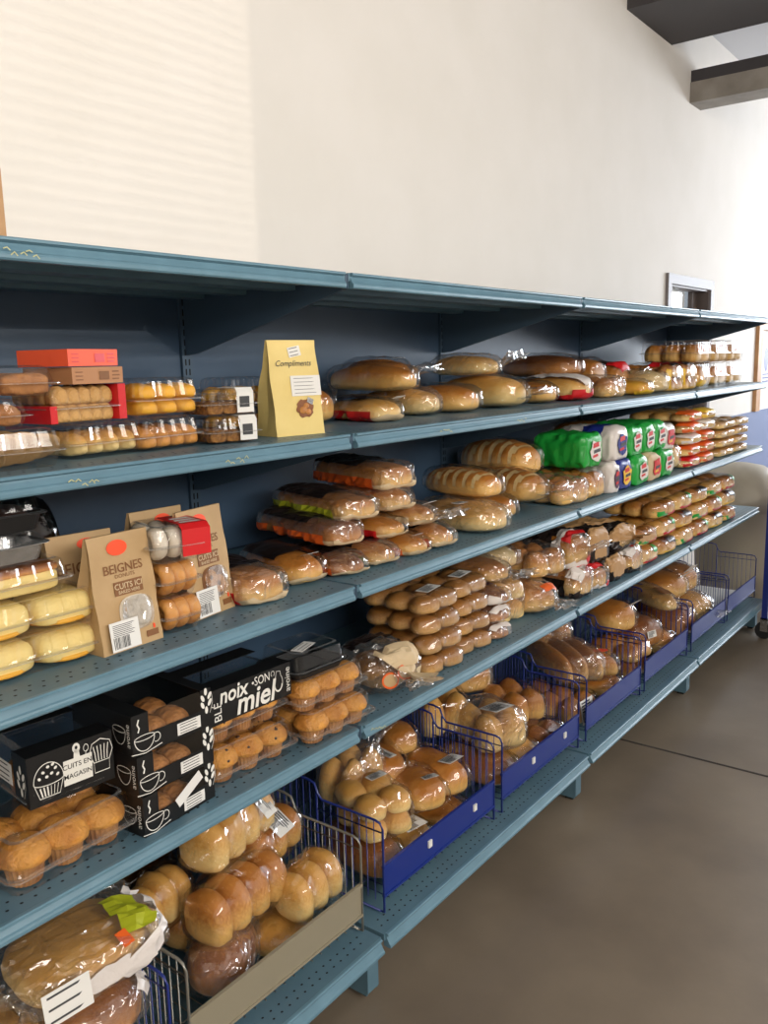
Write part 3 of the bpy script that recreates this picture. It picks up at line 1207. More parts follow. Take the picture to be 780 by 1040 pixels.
# =================================================================== PRODUCTS
# ---------------- second shelf (at eye level)
S = 2
z2 = ZS[2]
clamshell('clear box of cranberry cookies at the bottom of the leftmost stack', (-0.80, 0.055, z2), -4, 0.22, 0.16, 0.066, fill_cookies(M_COOKIE, 2, 6, 0.036), group='clear bakery boxes')
clamshell('round-ribbed clear box of dark muffins between two cookie boxes', (-0.825, 0.062, z2 + .067), -4, 0.17, 0.15, 0.048, fill_blobs(M_COOKIE2, 3, 2, .05, .06, .036, name='cookie'), group='clear bakery boxes')
clamshell('clear box of biscotti on top of the leftmost stack', (-0.785, 0.06, z2 + .116), -2, 0.20, 0.15, 0.052, fill_blobs(M_COOKIE2, 2, 2, .085, .06, .036, name='biscuit', e=3.5, k=4), group='clear bakery boxes', flute=False)
clamshell('clear box of crescent rolls under the popcorn cookie box', (-0.563, 0.105, z2), 4, 0.175, 0.15, 0.062, fill_blobs(M_PALE, 4, 1, .04, .13, .045, name='roll', slices=3), group='clear bakery boxes')


def red_box(root, w, d, h):
    fill_blobs(M_COOKIE, 5, 4, .036, .036, .034, 2, 'cookie')(root, w * .86, d, h)
    b = MB()
    b.box(w * .40, w * .5 + .001, -.0015, d * .9, .004, h, M_RED)
    b.obj('red_band', root)
    b = MB()
    b.box(-w / 2 - .001, -w * .42, .0, d * .9, .004, h * .5, M_RED)
    b.obj('red_band', root)


clamshell('clear box of round nut cookies with red end bands', (-0.607, 0.105, z2 + .063), 6, 0.165, 0.14, 0.068, red_box, group='clear bakery boxes', flute=False)


def small_carton(name, label, loc, yaw, w, d, h, mt, ink):
    root = thing(name, label, 'carton', loc, yaw)
    b = MB()
    b.prism([(-w / 2, .001), (w / 2, .001), (w / 2 + .001, h), (-w / 2, h)], 'y', 0, d, mt)
    b.obj('carton_body', root)
    p = MB()
    p.quad([(w * .02, -.0008, h * .25), (w * .22, -.0008, h * .25), (w * .22, -.0008, h * .75), (w * .02, -.0008, h * .75)], ink)
    for i in range(3):
        p.quad([(w * .28, -.0008, h * (.25 + .22 * i)), (w * (.42 + .03 * (i % 2)), -.0008, h * (.25 + .22 * i)), (w * .42, -.0008, h * (.33 + .22 * i)), (w * .28, -.0008, h * (.33 + .22 * i))], ink)
        p.quad([(-w * .44, -.0008, h * (.25 + .22 * i)), (-w * .3, -.0008, h * (.25 + .22 * i)), (-w * .3, -.0008, h * (.31 + .22 * i)), (-w * .44, -.0008, h * (.31 + .22 * i))], ink)
    p.obj('printed_panel', root)['kind'] = 'stuff'
    p = MB()
    p.box(-w * .3, w * .3, d * .1, d * .9, h, h + .0005, mt)
    p.obj('lid_flap', root)
    return root


small_carton('flat_carton', 'flat brown cardboard carton lying under the orange carton', (-0.588, 0.10, z2 + .132), 10, 0.12, 0.12, 0.030, M_BRCARD, M_KRAFTD)
small_carton('flat_carton', 'flat orange-red carton on top of the brown carton', (-0.595, 0.10, z2 + .163), 14, 0.125, 0.115, 0.030, M_ORCARD, M_RED)
clamshell('clear box of brown cakes beneath the yellow cakes', (-0.418, 0.105, z2), 5, 0.172, 0.15, 0.064, fill_blobs(M_DONUT, 4, 2, .042, .075, .042, name='cake'), group='clear bakery boxes')
clamshell('clear box of golden yellow cakes on the brown cakes', (-0.418, 0.105, z2 + .065), 3, 0.172, 0.15, 0.075, fill_blobs(M_YELLOWC, 3, 2, .052, .075, .032, 2, name='cake'), group='clear bakery boxes')


def granola(root, w, d, h):
    fill_blobs(M_GRAN, 3, 2, .038, .055, .026, 1, 'granola_square', e=5, k=6)(root, w, d, h)
    b = MB()
    b.prism([(-.001, .006), (-.001, h * .86), (.006, h + .0012), (d * .6, h + .0012), (d * .6, h), (.007, h), (.0005, h * .85), (.0005, .006)], 'x', w * .06, w * .36, M_WHITE)
    o = b.obj('wrap_label', root)
    p = MB()
    p.quad([(w * .10, -.0018, h * .3), (w * .28, -.0018, h * .3), (w * .28, -.0018, h * .7), (w * .10, -.0018, h * .7)], M_INK)
    p.obj('print', o)


clamshell('clear box of granola squares with a white wrap label, lower of two', (-0.285, 0.075, z2), -12, 0.135, 0.12, 0.056, granola, group='clear bakery boxes')
clamshell('clear box of granola squares with a white wrap label, upper of two', (-0.287, 0.078, z2 + .057), -10, 0.135, 0.12, 0.056, granola, group='clear bakery boxes')
clamshell('clear box of yellow cakes half hidden behind the yellow paper bag', (-0.085, 0.22, z2), 0, 0.15, 0.14, 0.066, fill_blobs(M_YELLOWC, 3, 2, .045, .06, .04, name='cake'), group='clear bakery boxes')
clamshell('upper clear box of cakes half hidden behind the yellow paper bag', (-0.085, 0.22, z2 + .067), 0, 0.15, 0.14, 0.066, fill_blobs(M_YELLOWC, 3, 2, .045, .06, .04, name='cake'), group='clear bakery boxes')
paper_bag('pale yellow paper bag with a white label on the eye-level shelf', (-0.078, 0.085, z2), -10, 0.135, 0.08, 0.212, M_BEIGE, deco_yellow)

G2 = 'bagged breads on the eye-level shelf'
TRAYRED = [(0.0, 0.09, 200, 340, M_KRAFTL), (0.09, 1, 185, 300, M_RED), (0.25, .8, 60, 130, M_DARKPK)]
bread_bag('flat loaf in a bag with a red side and kraft tray', (0.335, 0.135, z2), -18, 0.27, 0.125, 0.06, 'loaf', M_PALE, 'back', TRAYRED, group=G2, lab=[(.035, .02, .064, .04, .018, -20, 0, 20)])
bread_bag('golden loaf in clear bag behind the red-sided bag', (0.225, 0.27, z2), -8, 0.22, 0.12, 0.095, 'loaf', M_BREAD, 'back', group=G2)
bread_bag('long golden loaf in clear bag lying on top of the others', at(S, 420, 397, .075), -6, 0.33, 0.11, 0.075, 'loaf', M_BREAD, 'back', group=G2, crumple=.006)
bread_bag('pale round-ended loaf in clear bag right of the red-sided bag', at(S, 442, 422), -10, 0.30, 0.125, 0.078, 'loaf', M_PALE, None, group=G2, film_=M_FILMC)
bread_bag('golden loaf with a white tie standing behind the pale loaf', (0.575, 0.26, z2 + .082), -8, 0.25, 0.12, 0.085, 'loaf', M_BREAD, 'front', group=G2, lab=[(.02, .05, .088, .04, .02, 0, 0, 10)])
bread_bag('golden loaf in clear bag just before the largest loaf', at(S, 482, 419), -8, 0.27, 0.135, 0.082, 'loaf', M_BREAD, None, group=G2)
bread_bag('largest pale yellow loaf in clear bag with a crumpled tail', (1.01, 0.115, z2), -14, 0.36, 0.165, 0.105, 'loaf', M_PALE, 'front', group=G2)
bread_bag('golden loaf in clear bag on top of the largest loaf', (0.99, 0.20, z2 + .108), -8, 0.25, 0.13, 0.065, 'loaf', M_PALE, 'front', group=G2, film_=M_FILMC)
bread_bag('slim golden loaf in clear bag right of the largest loaf', (1.30, 0.14, z2), -14, 0.28, 0.11, 0.075, 'loaf', M_BREAD, 'back', group=G2)
PRW = [(0.0, 1.0, 60, 125, M_WHITEPK), (0.0, .1, 180, 360, M_RED), (.1, 1, 190, 250, M_RED), (.08, .25, 70, 120, M_DARKPK)]
bread_bag('loaf in a white-topped bag with black mark and red base', (1.50, 0.10, z2), -8, 0.28, 0.14, 0.09, 'loaf', M_PALE, 'back', PRW, group=G2)
bread_bag('dark brown loaf in clear bag on the white-topped bag', (1.60, 0.19, z2 + .085), -14, 0.36, 0.17, 0.085, 'loaf', M_DARKB, None, group=G2)
bread_bag('small golden rolls bag beneath the dark brown loaf', (1.76, 0.085, z2), -6, 0.26, 0.15, 0.08, 'buns', M_BREAD, None, grid=(2, 3, 1), group=G2, film_=M_FILMC)
bread_bag('bag with yellow print leaning behind the small rolls', (1.86, 0.21, z2), -10, 0.22, 0.12, 0.15, 'sliced', M_BREAD, 'back', [(0, .2, 190, 350, M_YEL)], slices=9, group=G2)
bread_bag('loaf bag with yellow print beside the small rolls', (2.00, 0.05, z2), -6, 0.24, 0.13, 0.06, 'loaf', M_YELLOWC, None, [(0.0, 0.14, 190, 350, M_YEL)], group=G2)
bread_bag('loaf bag with a black print standing behind the clear loaf', (2.10, 0.2, z2), -6, 0.2, 0.12, 0.13, 'sliced', M_BREAD, 'front', [(0.3, .8, 40, 140, M_DARKPK), (0, .3, 40, 140, M_RED)], slices=8, group=G2)
bread_bag('pale loaf in clear bag beside the red printed croissant bags', (2.19, 0.05, z2), -4, 0.25, 0.14, 0.095, 'loaf', M_CRUMB, None, group=G2)
PRC = [(0.02, .10, 150, 350, M_YEL), (0.25, .42, 40, 140, M_RED), (0.05, .1, 60, 120, M_DARKPK)]
bread_bag('croissant bag with red and yellow print, nearer of two', (2.37, 0.06, z2), -4, 0.24, 0.16, 0.12, 'buns', M_BREAD, None, PRC, grid=(2, 3, 2), group=G2)
bread_bag('croissant bag with red and yellow print, farther of two', (2.56, 0.06, z2), -4, 0.24, 0.16, 0.12, 'buns', M_BREAD, None, PRC, grid=(2, 3, 2), group=G2)
bread_bag('short loaf in clear bag beside the stacked croissant boxes', (2.74, 0.06, z2), 0, 0.22, 0.15, 0.12, 'loaf', M_BREAD, None, [(0.0, .1, 200, 330, M_YEL)], group=G2)
qn = 0
for i, xx in enumerate((2.93, 3.22, 3.50)):
    for q, w_ in enumerate(('lower', 'upper')):
        clamshell('clear ribbed box of croissants, %s, %s of the far end stacks' % (w_, ('nearest', 'middle', 'farthest')[i]), (xx, 0.11, z2 + q * .118), 0, 0.26, 0.30, 0.115,
                  fill_blobs(M_BREAD, 2, 3, .115, .09, .09, name='croissant', rot=0, slices=4), group='croissant boxes at the far end')

# ---------------- third shelf
z3 = ZS[3]


def twin(root, w, d, h):
    for i in (-1, 1):
        key = ('twin',)
        if key not in CACHE:
            CACHE[key] = blob('sponge_cake', .118, .118, .054, M_SPONGE, k=4, e=4, nt=16, na=20, bump=.05, seed=3, bot=.3)
        o = link('sponge_cake', CACHE[key], root, (i * w * .24, d * .5 - .055, .004))
        b = MB()
        b.rings([[(r * math.cos(6.283 * k_ / 20), r * math.sin(6.283 * k_ / 20) + .055, z) for k_ in range(20)] for r, z in ((.054, .001), (.061, .004), (.060, .010))], M_YELLOWC)
        b.obj('cake_base', o, True)


clamshell('ribbed clear box of two pale sponge cakes, bottom of its stack', (-0.748, 0.085, z3), -3, 0.255, 0.13, 0.066, twin, group='clear bakery boxes')
clamshell('ribbed clear box of two pale sponge cakes under the loaf cake', (-0.748, 0.088, z3 + .067), -2, 0.255, 0.13, 0.062, twin, group='clear bakery boxes')


def loafcake(root, w, d, h):
    link('loaf_cake', blob('loaf_cake', w * .86, d * .6, h * .62, M_SPONGE, k=6, e=5, nt=20, na=20, bump=.05, seed=5), root, (w * .43, d * .5, .003), (0, 0, R(90)))
    link('cake_crust', blob('cake_crust', w * .87, d * .62, h * .26, M_DARKB, k=6, e=4, nt=20, na=20, bump=.06, seed=6), root, (w * .435, d * .5, h * .58), (0, 0, R(90)))


clamshell('ribbed clear box of a fruit loaf cake on the sponge cakes', (-0.775, 0.095, z3 + .130), -2, 0.21, 0.12, 0.062, loafcake, group='clear bakery boxes')
clamshell('silver foil tray with a clear lid on the loaf cake', (-0.795, 0.10, z3 + .193), 0, 0.18, 0.12, 0.050, None, tray_mat=M_SILVER, split=.6, group='clear bakery boxes')
clamshell('black ribbed tray with clear lid topping the foil tray', (-0.80, 0.105, z3 + .244), -3, 0.19, 0.13, 0.062, fill_blobs(M_CHIP, 2, 1, .08, .1, .04, name='cake'), tray_mat=M_BLACKCARD, split=.5, group='clear bakery boxes')
bread_bag('smoky clear bag of dark cakes behind the black tray', (-0.60, 0.32, z3), 0, 0.14, 0.12, 0.255, 'loaf', M_DARKB, None, film_=M_TINT, cat='pastry bag', name='pastry_bag', lab=None)
paper_bag('brown paper donut bag half hidden behind the front lettered bag', (-0.600, 0.155, z3), -6, 0.135, 0.11, 0.208, M_KRAFT, deco_plain, group='brown paper donut bags')
paper_bag('brown paper donut bag with full lettering next to the sponge cakes', (-0.577, 0.068, z3), 2, 0.137, 0.085, 0.215, M_KRAFT, deco_beignes(M_SUGAR, M_SUGAR), group='brown paper donut bags')
paper_bag('brown paper donut bag behind the stacked donut boxes', (-0.395, 0.185, z3), -3, 0.13, 0.1, 0.222, M_KRAFT, deco_plain, group='brown paper donut bags')
paper_bag('brown paper donut bag with golden donuts beside the donut boxes', (-0.347, 0.105, z3), 8, 0.137, 0.085, 0.225, M_KRAFT, deco_beignes(M_KRAFTD, M_DONUT), group='brown paper donut bags')


def donuts(mt, n):
    def f(root, w, d, h):
        for i in range(n):
            for yy in (.27, .73):
                link('donut', donut_mesh(mt), root, (-w * .5 + .012 + (w - .024) * (i + .5) / n, d * yy, h * .5), (0, 0, R(90)), (.72, .95, .72))
    return f


clamshell('clear box of standing brown donuts, bottom of the stack', (-0.455, 0.058, z3), -3, 0.105, 0.14, 0.070, donuts(M_DONUT, 3), group='donut boxes', split=.45, flute=False)
clamshell('clear box of standing brown donuts, middle of the stack', (-0.457, 0.06, z3 + .071), -1, 0.105, 0.14, 0.070, donuts(M_DONUT, 3), group='donut boxes', split=.45, flute=False)


def redlabel(root, w, d, h):
    donuts(M_SUGAR, 3)(root, w, d, h)
    b = MB()
    b.prism([(-.0015, h * .15), (-.0015, h * .88), (.012, h + .001), (d * .75, h + .001), (d * .75, h), (.013, h), (.0003, h * .87), (.0003, h * .15)], 'x', w * .02, w * .50, M_RED)
    o = b.obj('red_label', root)
    p = MB()
    for i in range(3):
        p.quad([(w * .08, .02 + .022 * i, h + .0016), (w * .44, .02 + .022 * i, h + .0016), (w * .4, .034 + .022 * i, h + .0016), (w * .1, .034 + .022 * i, h + .0016)], M_WHITE)
    p.obj('print', o)


clamshell('clear box of white sugared donuts with a red label on top', (-0.468, 0.05, z3 + .143), -14, 0.125, 0.15, 0.072, redlabel, group='donut boxes', split=.45, flute=False)

G3 = 'printed bread bags piled on the middle shelf'


def pr(c, dark=True, end=M_KRAFTL):
    p = [(0.0, 0.08, 195, 345, end), (0.08, .95, 178, 250, c)]
    if dark:
        p.append((0.28, 0.9, 35, 150, M_DARKPK))
    return p


bread_bag('loaf bag with black top and red corner beside the paper bag', at(3, 272, 613), -10, 0.27, 0.125, 0.066, 'sliced', M_BREAD, None, pr(M_RED), slices=9, group=G3, film_=M_FILMC)
bread_bag('seeded loaf bag with a white price tag at the pile front', (-0.055, 0.085, z3), -14, 0.27, 0.12, 0.066, 'loaf', M_BREAD, None, pr(M_KRAFTL), lab=[(.01, .03, .07, .035, .028, -15, 0, 10)], group=G3)
bread_bag('flat loaf bag with an orange corner on the rail gap', at(3, 362, 585), -14, 0.26, 0.12, 0.045, 'loaf', M_DARKB, None, pr(M_OR2), group=G3, film_=M_FILMC)
bread_bag('flat loaf bag with lime corner low in the pile', (0.20, 0.055, z3), -10, 0.28, 0.12, 0.05, 'loaf', M_BREAD, None, pr(M_LIME), group=G3, film_=M_FILMC)
bread_bag('flat loaf bag with orange corner lowest beside the pale loaves', (0.335, 0.045, z3), -10, 0.28, 0.12, 0.05, 'loaf', M_BREAD, None, pr(M_OR2), lab=[(.01, .03, .053, .035, .02, -15, 0, 10)], group=G3)
bread_bag('loaf bag with an orange corner just before the flat pale loaf', (0.455, 0.04, z3), -12, 0.26, 0.115, 0.06, 'loaf', M_BREAD, None, pr(M_OR2), group=G3, film_=M_FILMC)
bread_bag('long orange-sided loaf bag with kraft end in mid pile', (0.10, 0.10, z3 + .068), -12, 0.34, 0.12, 0.055, 'sliced', M_DARKB, None, pr(M_OR2), slices=14, group=G3, film_=M_FILMC)
bread_bag('flat red-cornered loaf bag tucked in mid pile', (0.275, 0.075, z3 + .056), -8, 0.30, 0.12, 0.05, 'loaf', M_BREAD, None, pr(M_RED), group=G3)
bread_bag('silvery loaf bag in mid pile beside the pale loaves', (0.415, 0.075, z3 + .066), -10, 0.30, 0.12, 0.055, 'loaf', M_BREAD, 'front', pr(M_KRAFTL), group=G3, lab=[(.02, .02, .06, .04, .025, -20, 0, 10)], film_=M_FILMC)
bread_bag('lime-sided loaf bag with black top high in the pile', (0.165, 0.11, z3 + .120), -14, 0.34, 0.125, 0.056, 'sliced', M_BREAD, None, pr(M_LIME), slices=12, group=G3, film_=M_FILMC)
bread_bag('clear-ended loaf bag under the topmost black and orange bag', (0.335, 0.10, z3 + .114), -12, 0.32, 0.13, 0.065, 'loaf', M_BREAD, None, pr(M_KRAFTL, False), group=G3, film_=M_FILMC)
bread_bag('topmost sliced loaf bag with black top and orange corner', (0.345, 0.12, z3 + .174), -14, 0.34, 0.13, 0.066, 'sliced', M_BREAD, None, pr(M_OR2), slices=12, group=G3, film_=M_FILMC)

G3b = 'clear bagged loaves on the middle shelf'
bread_bag('wide flat pale loaf in clear bag right of the printed pile', at(3, 507, 542), -16, 0.32, 0.17, 0.082, 'loaf', M_PALE, None, group=G3b, film_=M_FILMC, lab=[(-.05, .12, .086, .05, .03, 0, 0, 10)])
bread_bag('scored loaf with pale stripes on the wide flat loaf', (0.79, 0.075, z3 + .088), -12, 0.30, 0.125, 0.085, 'scored', M_BREAD, None, score=8, group=G3b)
bread_bag('small golden loaf beneath the scored loaves', (0.93, 0.10, z3), -12, 0.28, 0.12, 0.075, 'loaf', M_BREAD, None, group=G3b)
bread_bag('large scored loaf with faint stripes leaning toward the rail', (1.08, 0.075, z3 + .03), -16, 0.33, 0.15, 0.11, 'scored', M_BREAD, 'front', score=8, group=G3b)
bread_bag('highest large scored loaf with pale stripes beside the green packs', (1.21, 0.16, z3 + .10), -12, 0.34, 0.17, 0.125, 'scored', M_BREAD, None, score=8, group=G3b)
bread_bag('small round rolls bag under the highest scored loaf', (1.30, 0.04, z3), -10, 0.24, 0.17, 0.09, 'buns', M_BREAD, None, grid=(2, 3, 1), group=G3b, film_=M_FILMC)
bread_bag('golden rolls bag next to the small white and purple pack', (1.475, 0.04, z3), -4, 0.24, 0.14, 0.10, 'buns', M_BREAD, None, grid=(2, 3, 1), group=G3b)

GP = 'bright bread packs on the middle shelf'


def pack(label, loc, W_, H_, L_, base, end, stripe=None):
    """opaque printed sliced-bread pack with its end towards the aisle"""
    sd = nseed()
    root = thing('bread_pack', label, 'bread pack', loc, -4, GP)
    pts = [(0.0, 2, 0, 360, base), (-1, 2, 0, 360, base)]
    me = wrap(L_, W_, H_, 0.002, 4.0, 7, None, [(0.2, .5, 0, 360, stripe)] + pts if stripe else pts, sd, base, 0, .009)
    link('pack_body', me, root)
    b = MB()
    n = 16
    b.prism([(W_ * (.27 + .05 * math.sin(i * 2.1 + sd)) * spow(math.cos(6.283 * i / n), .7), H_ * (.30 + .05 * math.cos(i * 1.7 + sd)) * spow(math.sin(6.283 * i / n), .7)) for i in range(n)], 'z', 0, .0012, end)
    o = b.obj('end_print', root)
    o.location = (0.005, -.0055, H_ * .5)
    o.rotation_euler = (R(90), 0, 0)
    for q, (ex, ez, ew, eh, em) in enumerate(((-.02, .16, .30, .14, M_RED), (.04, -.02, .34, .10, M_INK), (-.04, -.16, .26, .08, M_RED if end is not M_RED else M_YEL))):
        b = MB()
        b.prism([(W_ * (ex - ew / 2), H_ * (ez - eh / 2)), (W_ * (ex + ew / 2), H_ * (ez - eh / 2 + .04)), (W_ * (ex + ew / 2 - .02), H_ * (ez + eh / 2 + .04)), (W_ * (ex - ew / 2), H_ * (ez + eh / 2))], 'z', .0013, .002, em)
        b.obj('printed_mark', o)
    b = MB()
    b.rings([[(r * math.cos(6.283 * k_ / 10), y, H_ * .5 + r * .5 * math.sin(6.283 * k_ / 10)) for k_ in range(10)] for r, y in ((.02, L_), (.012, L_ + .015), (.03, L_ + .05))], base)
    b.obj('twist_tail', root)
    return root


pack('small white pack with purple print at the start of the packs', (1.612, 0.03, z3), .075, .11, .20, M_WHITEPK, M_PURPLE)
pack('blue pack with yellow stripe in the bottom row', (1.71, 0.03, z3), .125, .115, .22, M_BLUEPK, M_YEL, M_WHITEPK)
pack('green pack in the bottom row beside the blue pack', (1.86, 0.02, z3), .135, .115, .22, M_GREEN, M_WHITEPK)
pack('red and silver pack in the bottom row', (2.01, 0.02, z3), .12, .115, .22, M_KRAFTL, M_RED)
pack('green pack in the bottom row beside the red pack', (2.16, 0.02, z3), .135, .115, .22, M_GREEN, M_WHITEPK)
pack('green pack set above the golden rolls, apart from the others', (1.50, 0.07, z3 + .108), .15, .125, .22, M_GREEN, M_WHITEPK)
pack('white pack with blue and yellow print in the top row', (1.68, 0.04, z3 + .118), .14, .125, .24, M_WHITEPK, M_BLUEPK, M_BLUEPK)
pack('nearest green pack in the top row', (1.84, 0.04, z3 + .118), .13, .118, .24, M_GREEN, M_WHITEPK)
pack('middle green pack in the top row', (1.98, 0.04, z3 + .118), .13, .118, .24, M_GREEN, M_WHITEPK)
pack('farthest green pack in the top row', (2.12, 0.04, z3 + .118), .13, .118, .24, M_GREEN, M_WHITEPK)
pack('white pack with red and blue print above the round loaf', (2.26, 0.05, z3 + .10), .13, .12, .24, M_WHITEPK, M_RED)
bread_bag('round pale loaf beside the red pack at the orange stack', (2.37, 0.05, z3), -6, 0.26, 0.16, 0.13, 'loaf', M_PALE, None, group=G3b)
bread_bag('small loaf in clear bag next to the last green pack', (2.265, 0.035, z3), -6, 0.22, 0.075, 0.095, 'loaf', M_PALE, None, group=G3b)
bread_bag('row of sliced brown loaf behind the top green packs', (1.95, 0.42, z3 + .09), -90, 0.34, 0.13, 0.14, 'sliced', M_BREAD, None, slices=10, group=G3b)
for c, (xx, nm) in enumerate(((2.53, 'nearer'), (2.74, 'farther'))):
    for q in range(5):
        w_ = ('lowest', 'second', 'third', 'fourth', 'topmost')[q]
        cc = [M_RED, M_OR2, M_WHITEPK, M_OR2, M_OR2][q] if c == 0 else [M_OR2, M_OR2, M_OR2, M_WHITEPK, M_YEL][q]
        bread_bag('flat bun bag with bright front print, %s in the %s orange stack' % (w_, nm), (xx, 0.02, z3 + q * .053), -3, 0.30, 0.19, 0.045, 'buns', M_PALE, None,
                  [(0.0, .09, 180, 360, cc), (0.0, .2, 20, 160, cc)], grid=(2, 3, 1), group='orange printed bun bags', mg=.003, crumple=.003)
for q in range(4):
    bread_bag('flat pale bun bag with plain grey end, %s in the last stack' % ('lowest', 'second', 'third', 'topmost')[q], (3.06, 0.02, z3 + q * .047), -3, 0.32, 0.24, 0.039, 'buns', M_PALE, None,
              [(0.0, .07, 180, 360, M_KRAFTL)], grid=(2, 4, 1), group='plain bun bags at the shelf end', mg=.003, crumple=.003)
    bread_bag('flat pale bun bag behind the last stack on the middle shelf, %s' % ('lowest', 'second', 'third', 'topmost')[q], (3.32, 0.02, z3 + q * .047), -3, 0.32, 0.24, 0.039, 'buns', M_PALE, None,
              [(0.0, .07, 180, 360, M_KRAFTL)], grid=(2, 4, 1), group='plain bun bags at the shelf end', mg=.003, crumple=.003)

# ---------------- fourth shelf
z4 = ZS[4]
clamshell('large clear box of plain muffins under the muffin print carton', (-0.742, 0.035, z4), 2, 0.265, 0.19, 0.094, fill_muffins(3, 2, False, 1.12), group='muffin boxes', flute=False, split=.36)


def muffin_carton(label, loc, yaw, w, d, h, front, pb=.2):
    root = thing('bakery_carton', label, 'carton', loc, yaw)
    b = MB()
    b.box(-w / 2, w / 2, 0, .0014, h * pb, h, M_BLACKCARD)
    b.box(-w / 2, w / 2, .0014, .05, h - .0014, h, M_BLACKCARD)
    b.box(-w / 2, w / 2, d - .05, d, h - .0014, h, M_BLACKCARD)
    b.obj('sleeve', root)
    link('tray', shell(w * .99, d * .96, h, [(0.0, .016), (.02, .013), (.24, .006), (.26, -.004), (.28, -.004)], M_PET, 'tray'), root, (0, .004, 0))
    link('lid', shell(w * .985, d * .95, h * .985, [(.29, -.004), (.31, .006), (.9, .012), (.98, .02)], M_PET, 'lid'), root, (0, .005, 0))
    fill_muffins(3 if w > .2 else 2, 2, True, 0.85)(root, w * .96, d * .94, h * .8)
    front(root, w, h)
    return root


def art_cuits(root, w, h):
    a = MB()
    y = -.0007
    W0, w = w, .215
    # muffin drawing
    cx, cz = -w * .27, h * .50
    stroke(a, arc(cx, cz, .036, .034, 0, 180, 18), .0016, M_CHALK, y)
    stroke(a, arc(cx, cz, .036, .008, 180, 360, 12), .0016, M_CHALK, y)
    stroke(a, [(cx - .034, cz - .004), (cx - .024, cz - .030), (cx + .024, cz - .030), (cx + .034, cz - .004)], .0016, M_CHALK, y)
    for q in range(6):
        xx = cx - .022 + .0088 * q
        stroke(a, [(xx, cz - .010), (xx * .0 + cx + (xx - cx) * .78, cz - .028)], .0034 if q < 3 else .0014, M_CHALK, y)
    for dx, dz in ((-.022, .008), (-.012, .018), (0, .026), (.008, .012), (.018, .02), (-.004, .008), (.022, .007), (.012, .028)):
        disc(a, cx + dx, cz + dz, .0042, .0028, M_CHALK, y, 10, dx * 20)
    # cutting board
    bx, bz = w * .06, h * .52
    a.quad([(bx - .036, y, bz - .026), (bx + .036, y, bz - .026), (bx + .038, y, bz + .022), (bx - .034, y, bz + .022)], M_CHALK)
    a.quad([(bx - .008, y, bz + .022), (bx + .008, y, bz + .022), (bx + .006, y, bz + .036), (bx - .006, y, bz + .036)], M_CHALK)
    disc(a, bx, bz + .040, .0095, .0095, M_CHALK, y)
    disc(a, bx, bz + .041, .0035, .0035, M_BLACKCARD, y - .0003)
    # whisk curl
    stroke(a, arc(bx + .024, bz + .034, .006, .007, -200, 160, 14), .0014, M_CHALK, y)
    stroke(a, [(bx + .022, bz + .022), (bx + .024, bz + .028), (bx + .03, bz + .03)], .0014, M_CHALK, y)
    # chef's hat
    hx, hz = w * .345, h * .62
    stroke(a, [(hx - .020, hz - .014), (hx - .030, hz + .006), (hx - .022, hz + .024), (hx, hz + .030), (hx + .024, hz + .022), (hx + .030, hz + .004), (hx + .020, hz - .014)], .0018, M_CHALK, y)
    stroke(a, [(hx - .020, hz - .014), (hx + .020, hz - .014), (hx + .019, hz - .034), (hx - .019, hz - .034)], .0016, M_CHALK, y, True)
    for q in range(5):
        xx = hx - .016 + .008 * q
        stroke(a, [(xx * .9 + hx * .1, hz - .012), (xx, hz + .004), (hx + (xx - hx) * 1.2, hz + .018)], .0022, M_CHALK, y)
    art_wheat(a, -w * .5 + .012, h * .35, .01, y)
    o = a.obj('printed_art', root)
    o['kind'] = 'stuff'
    k = W0 / w * 1.02
    kz = k * 1.28
    o.scale = (k, 1, kz)
    o.location = (0, 0, h * .58 - h * .52 * kz)
    text(root, 'CUITS EN', 0.0165 * k * 1.05, (bx * k, y - .0006, (bz + .009) * kz + h * .58 - h * .52 * kz), (R(90), 0, 0), M_BLACKCARD, bold=.005)
    text(root, 'MAGASIN', 0.0165 * k * 1.0, (bx * k, y - .0006, (bz - .010) * kz + h * .58 - h * .52 * kz), (R(90), 0, 0), M_BLACKCARD, bold=.005)


def art_noix(root, w, h):
    y = -.0016
    r = (R(90), 0, 0)
    text(root, 'noix', .048, (-w * .22, y, h * .85), r, M_CHALK, shear=.15, bold=.02, sx=.9)
    text(root, '·', .05, (w * .015, y, h * .86), r, M_CHALK)
    text(root, 'SON', .028, (w * .13, y, h * .88), r, M_CHALK, sx=.8)
    text(root, 'miel', .066, (w * .04, y, h * .60), r, M_CHALK, shear=.2, bold=.02, sx=1.0)
    text(root, 'BLÉ', .028, (-w * .40, y, h * .62), (R(90), R(-90), 0), M_CHALK)
    text(root, 'avoine', .022, (w * .45, y, h * .70), (R(90), R(-90), 0), M_CHALK)
    a = MB()
    cx, cz = w * .33, h * .70
    stroke(a, arc(cx, cz, .013, .020, -230, 50, 18), .0013, M_CHALK, y)
    stroke(a, arc(cx, cz - .004, .011, .014, 180, 360, 12), .003, M_CHALK, y)
    stroke(a, [(cx - .008, cz + .015), (cx - .005, cz + .028), (cx + .006, cz + .026), (cx + .008, cz + .016)], .0013, M_CHALK, y)
    stroke(a, arc(cx - .016, cz + .026, .005, .006, -60, 240, 10), .0012, M_CHALK, y)
    a.obj('printed_art', root)['kind'] = 'stuff'


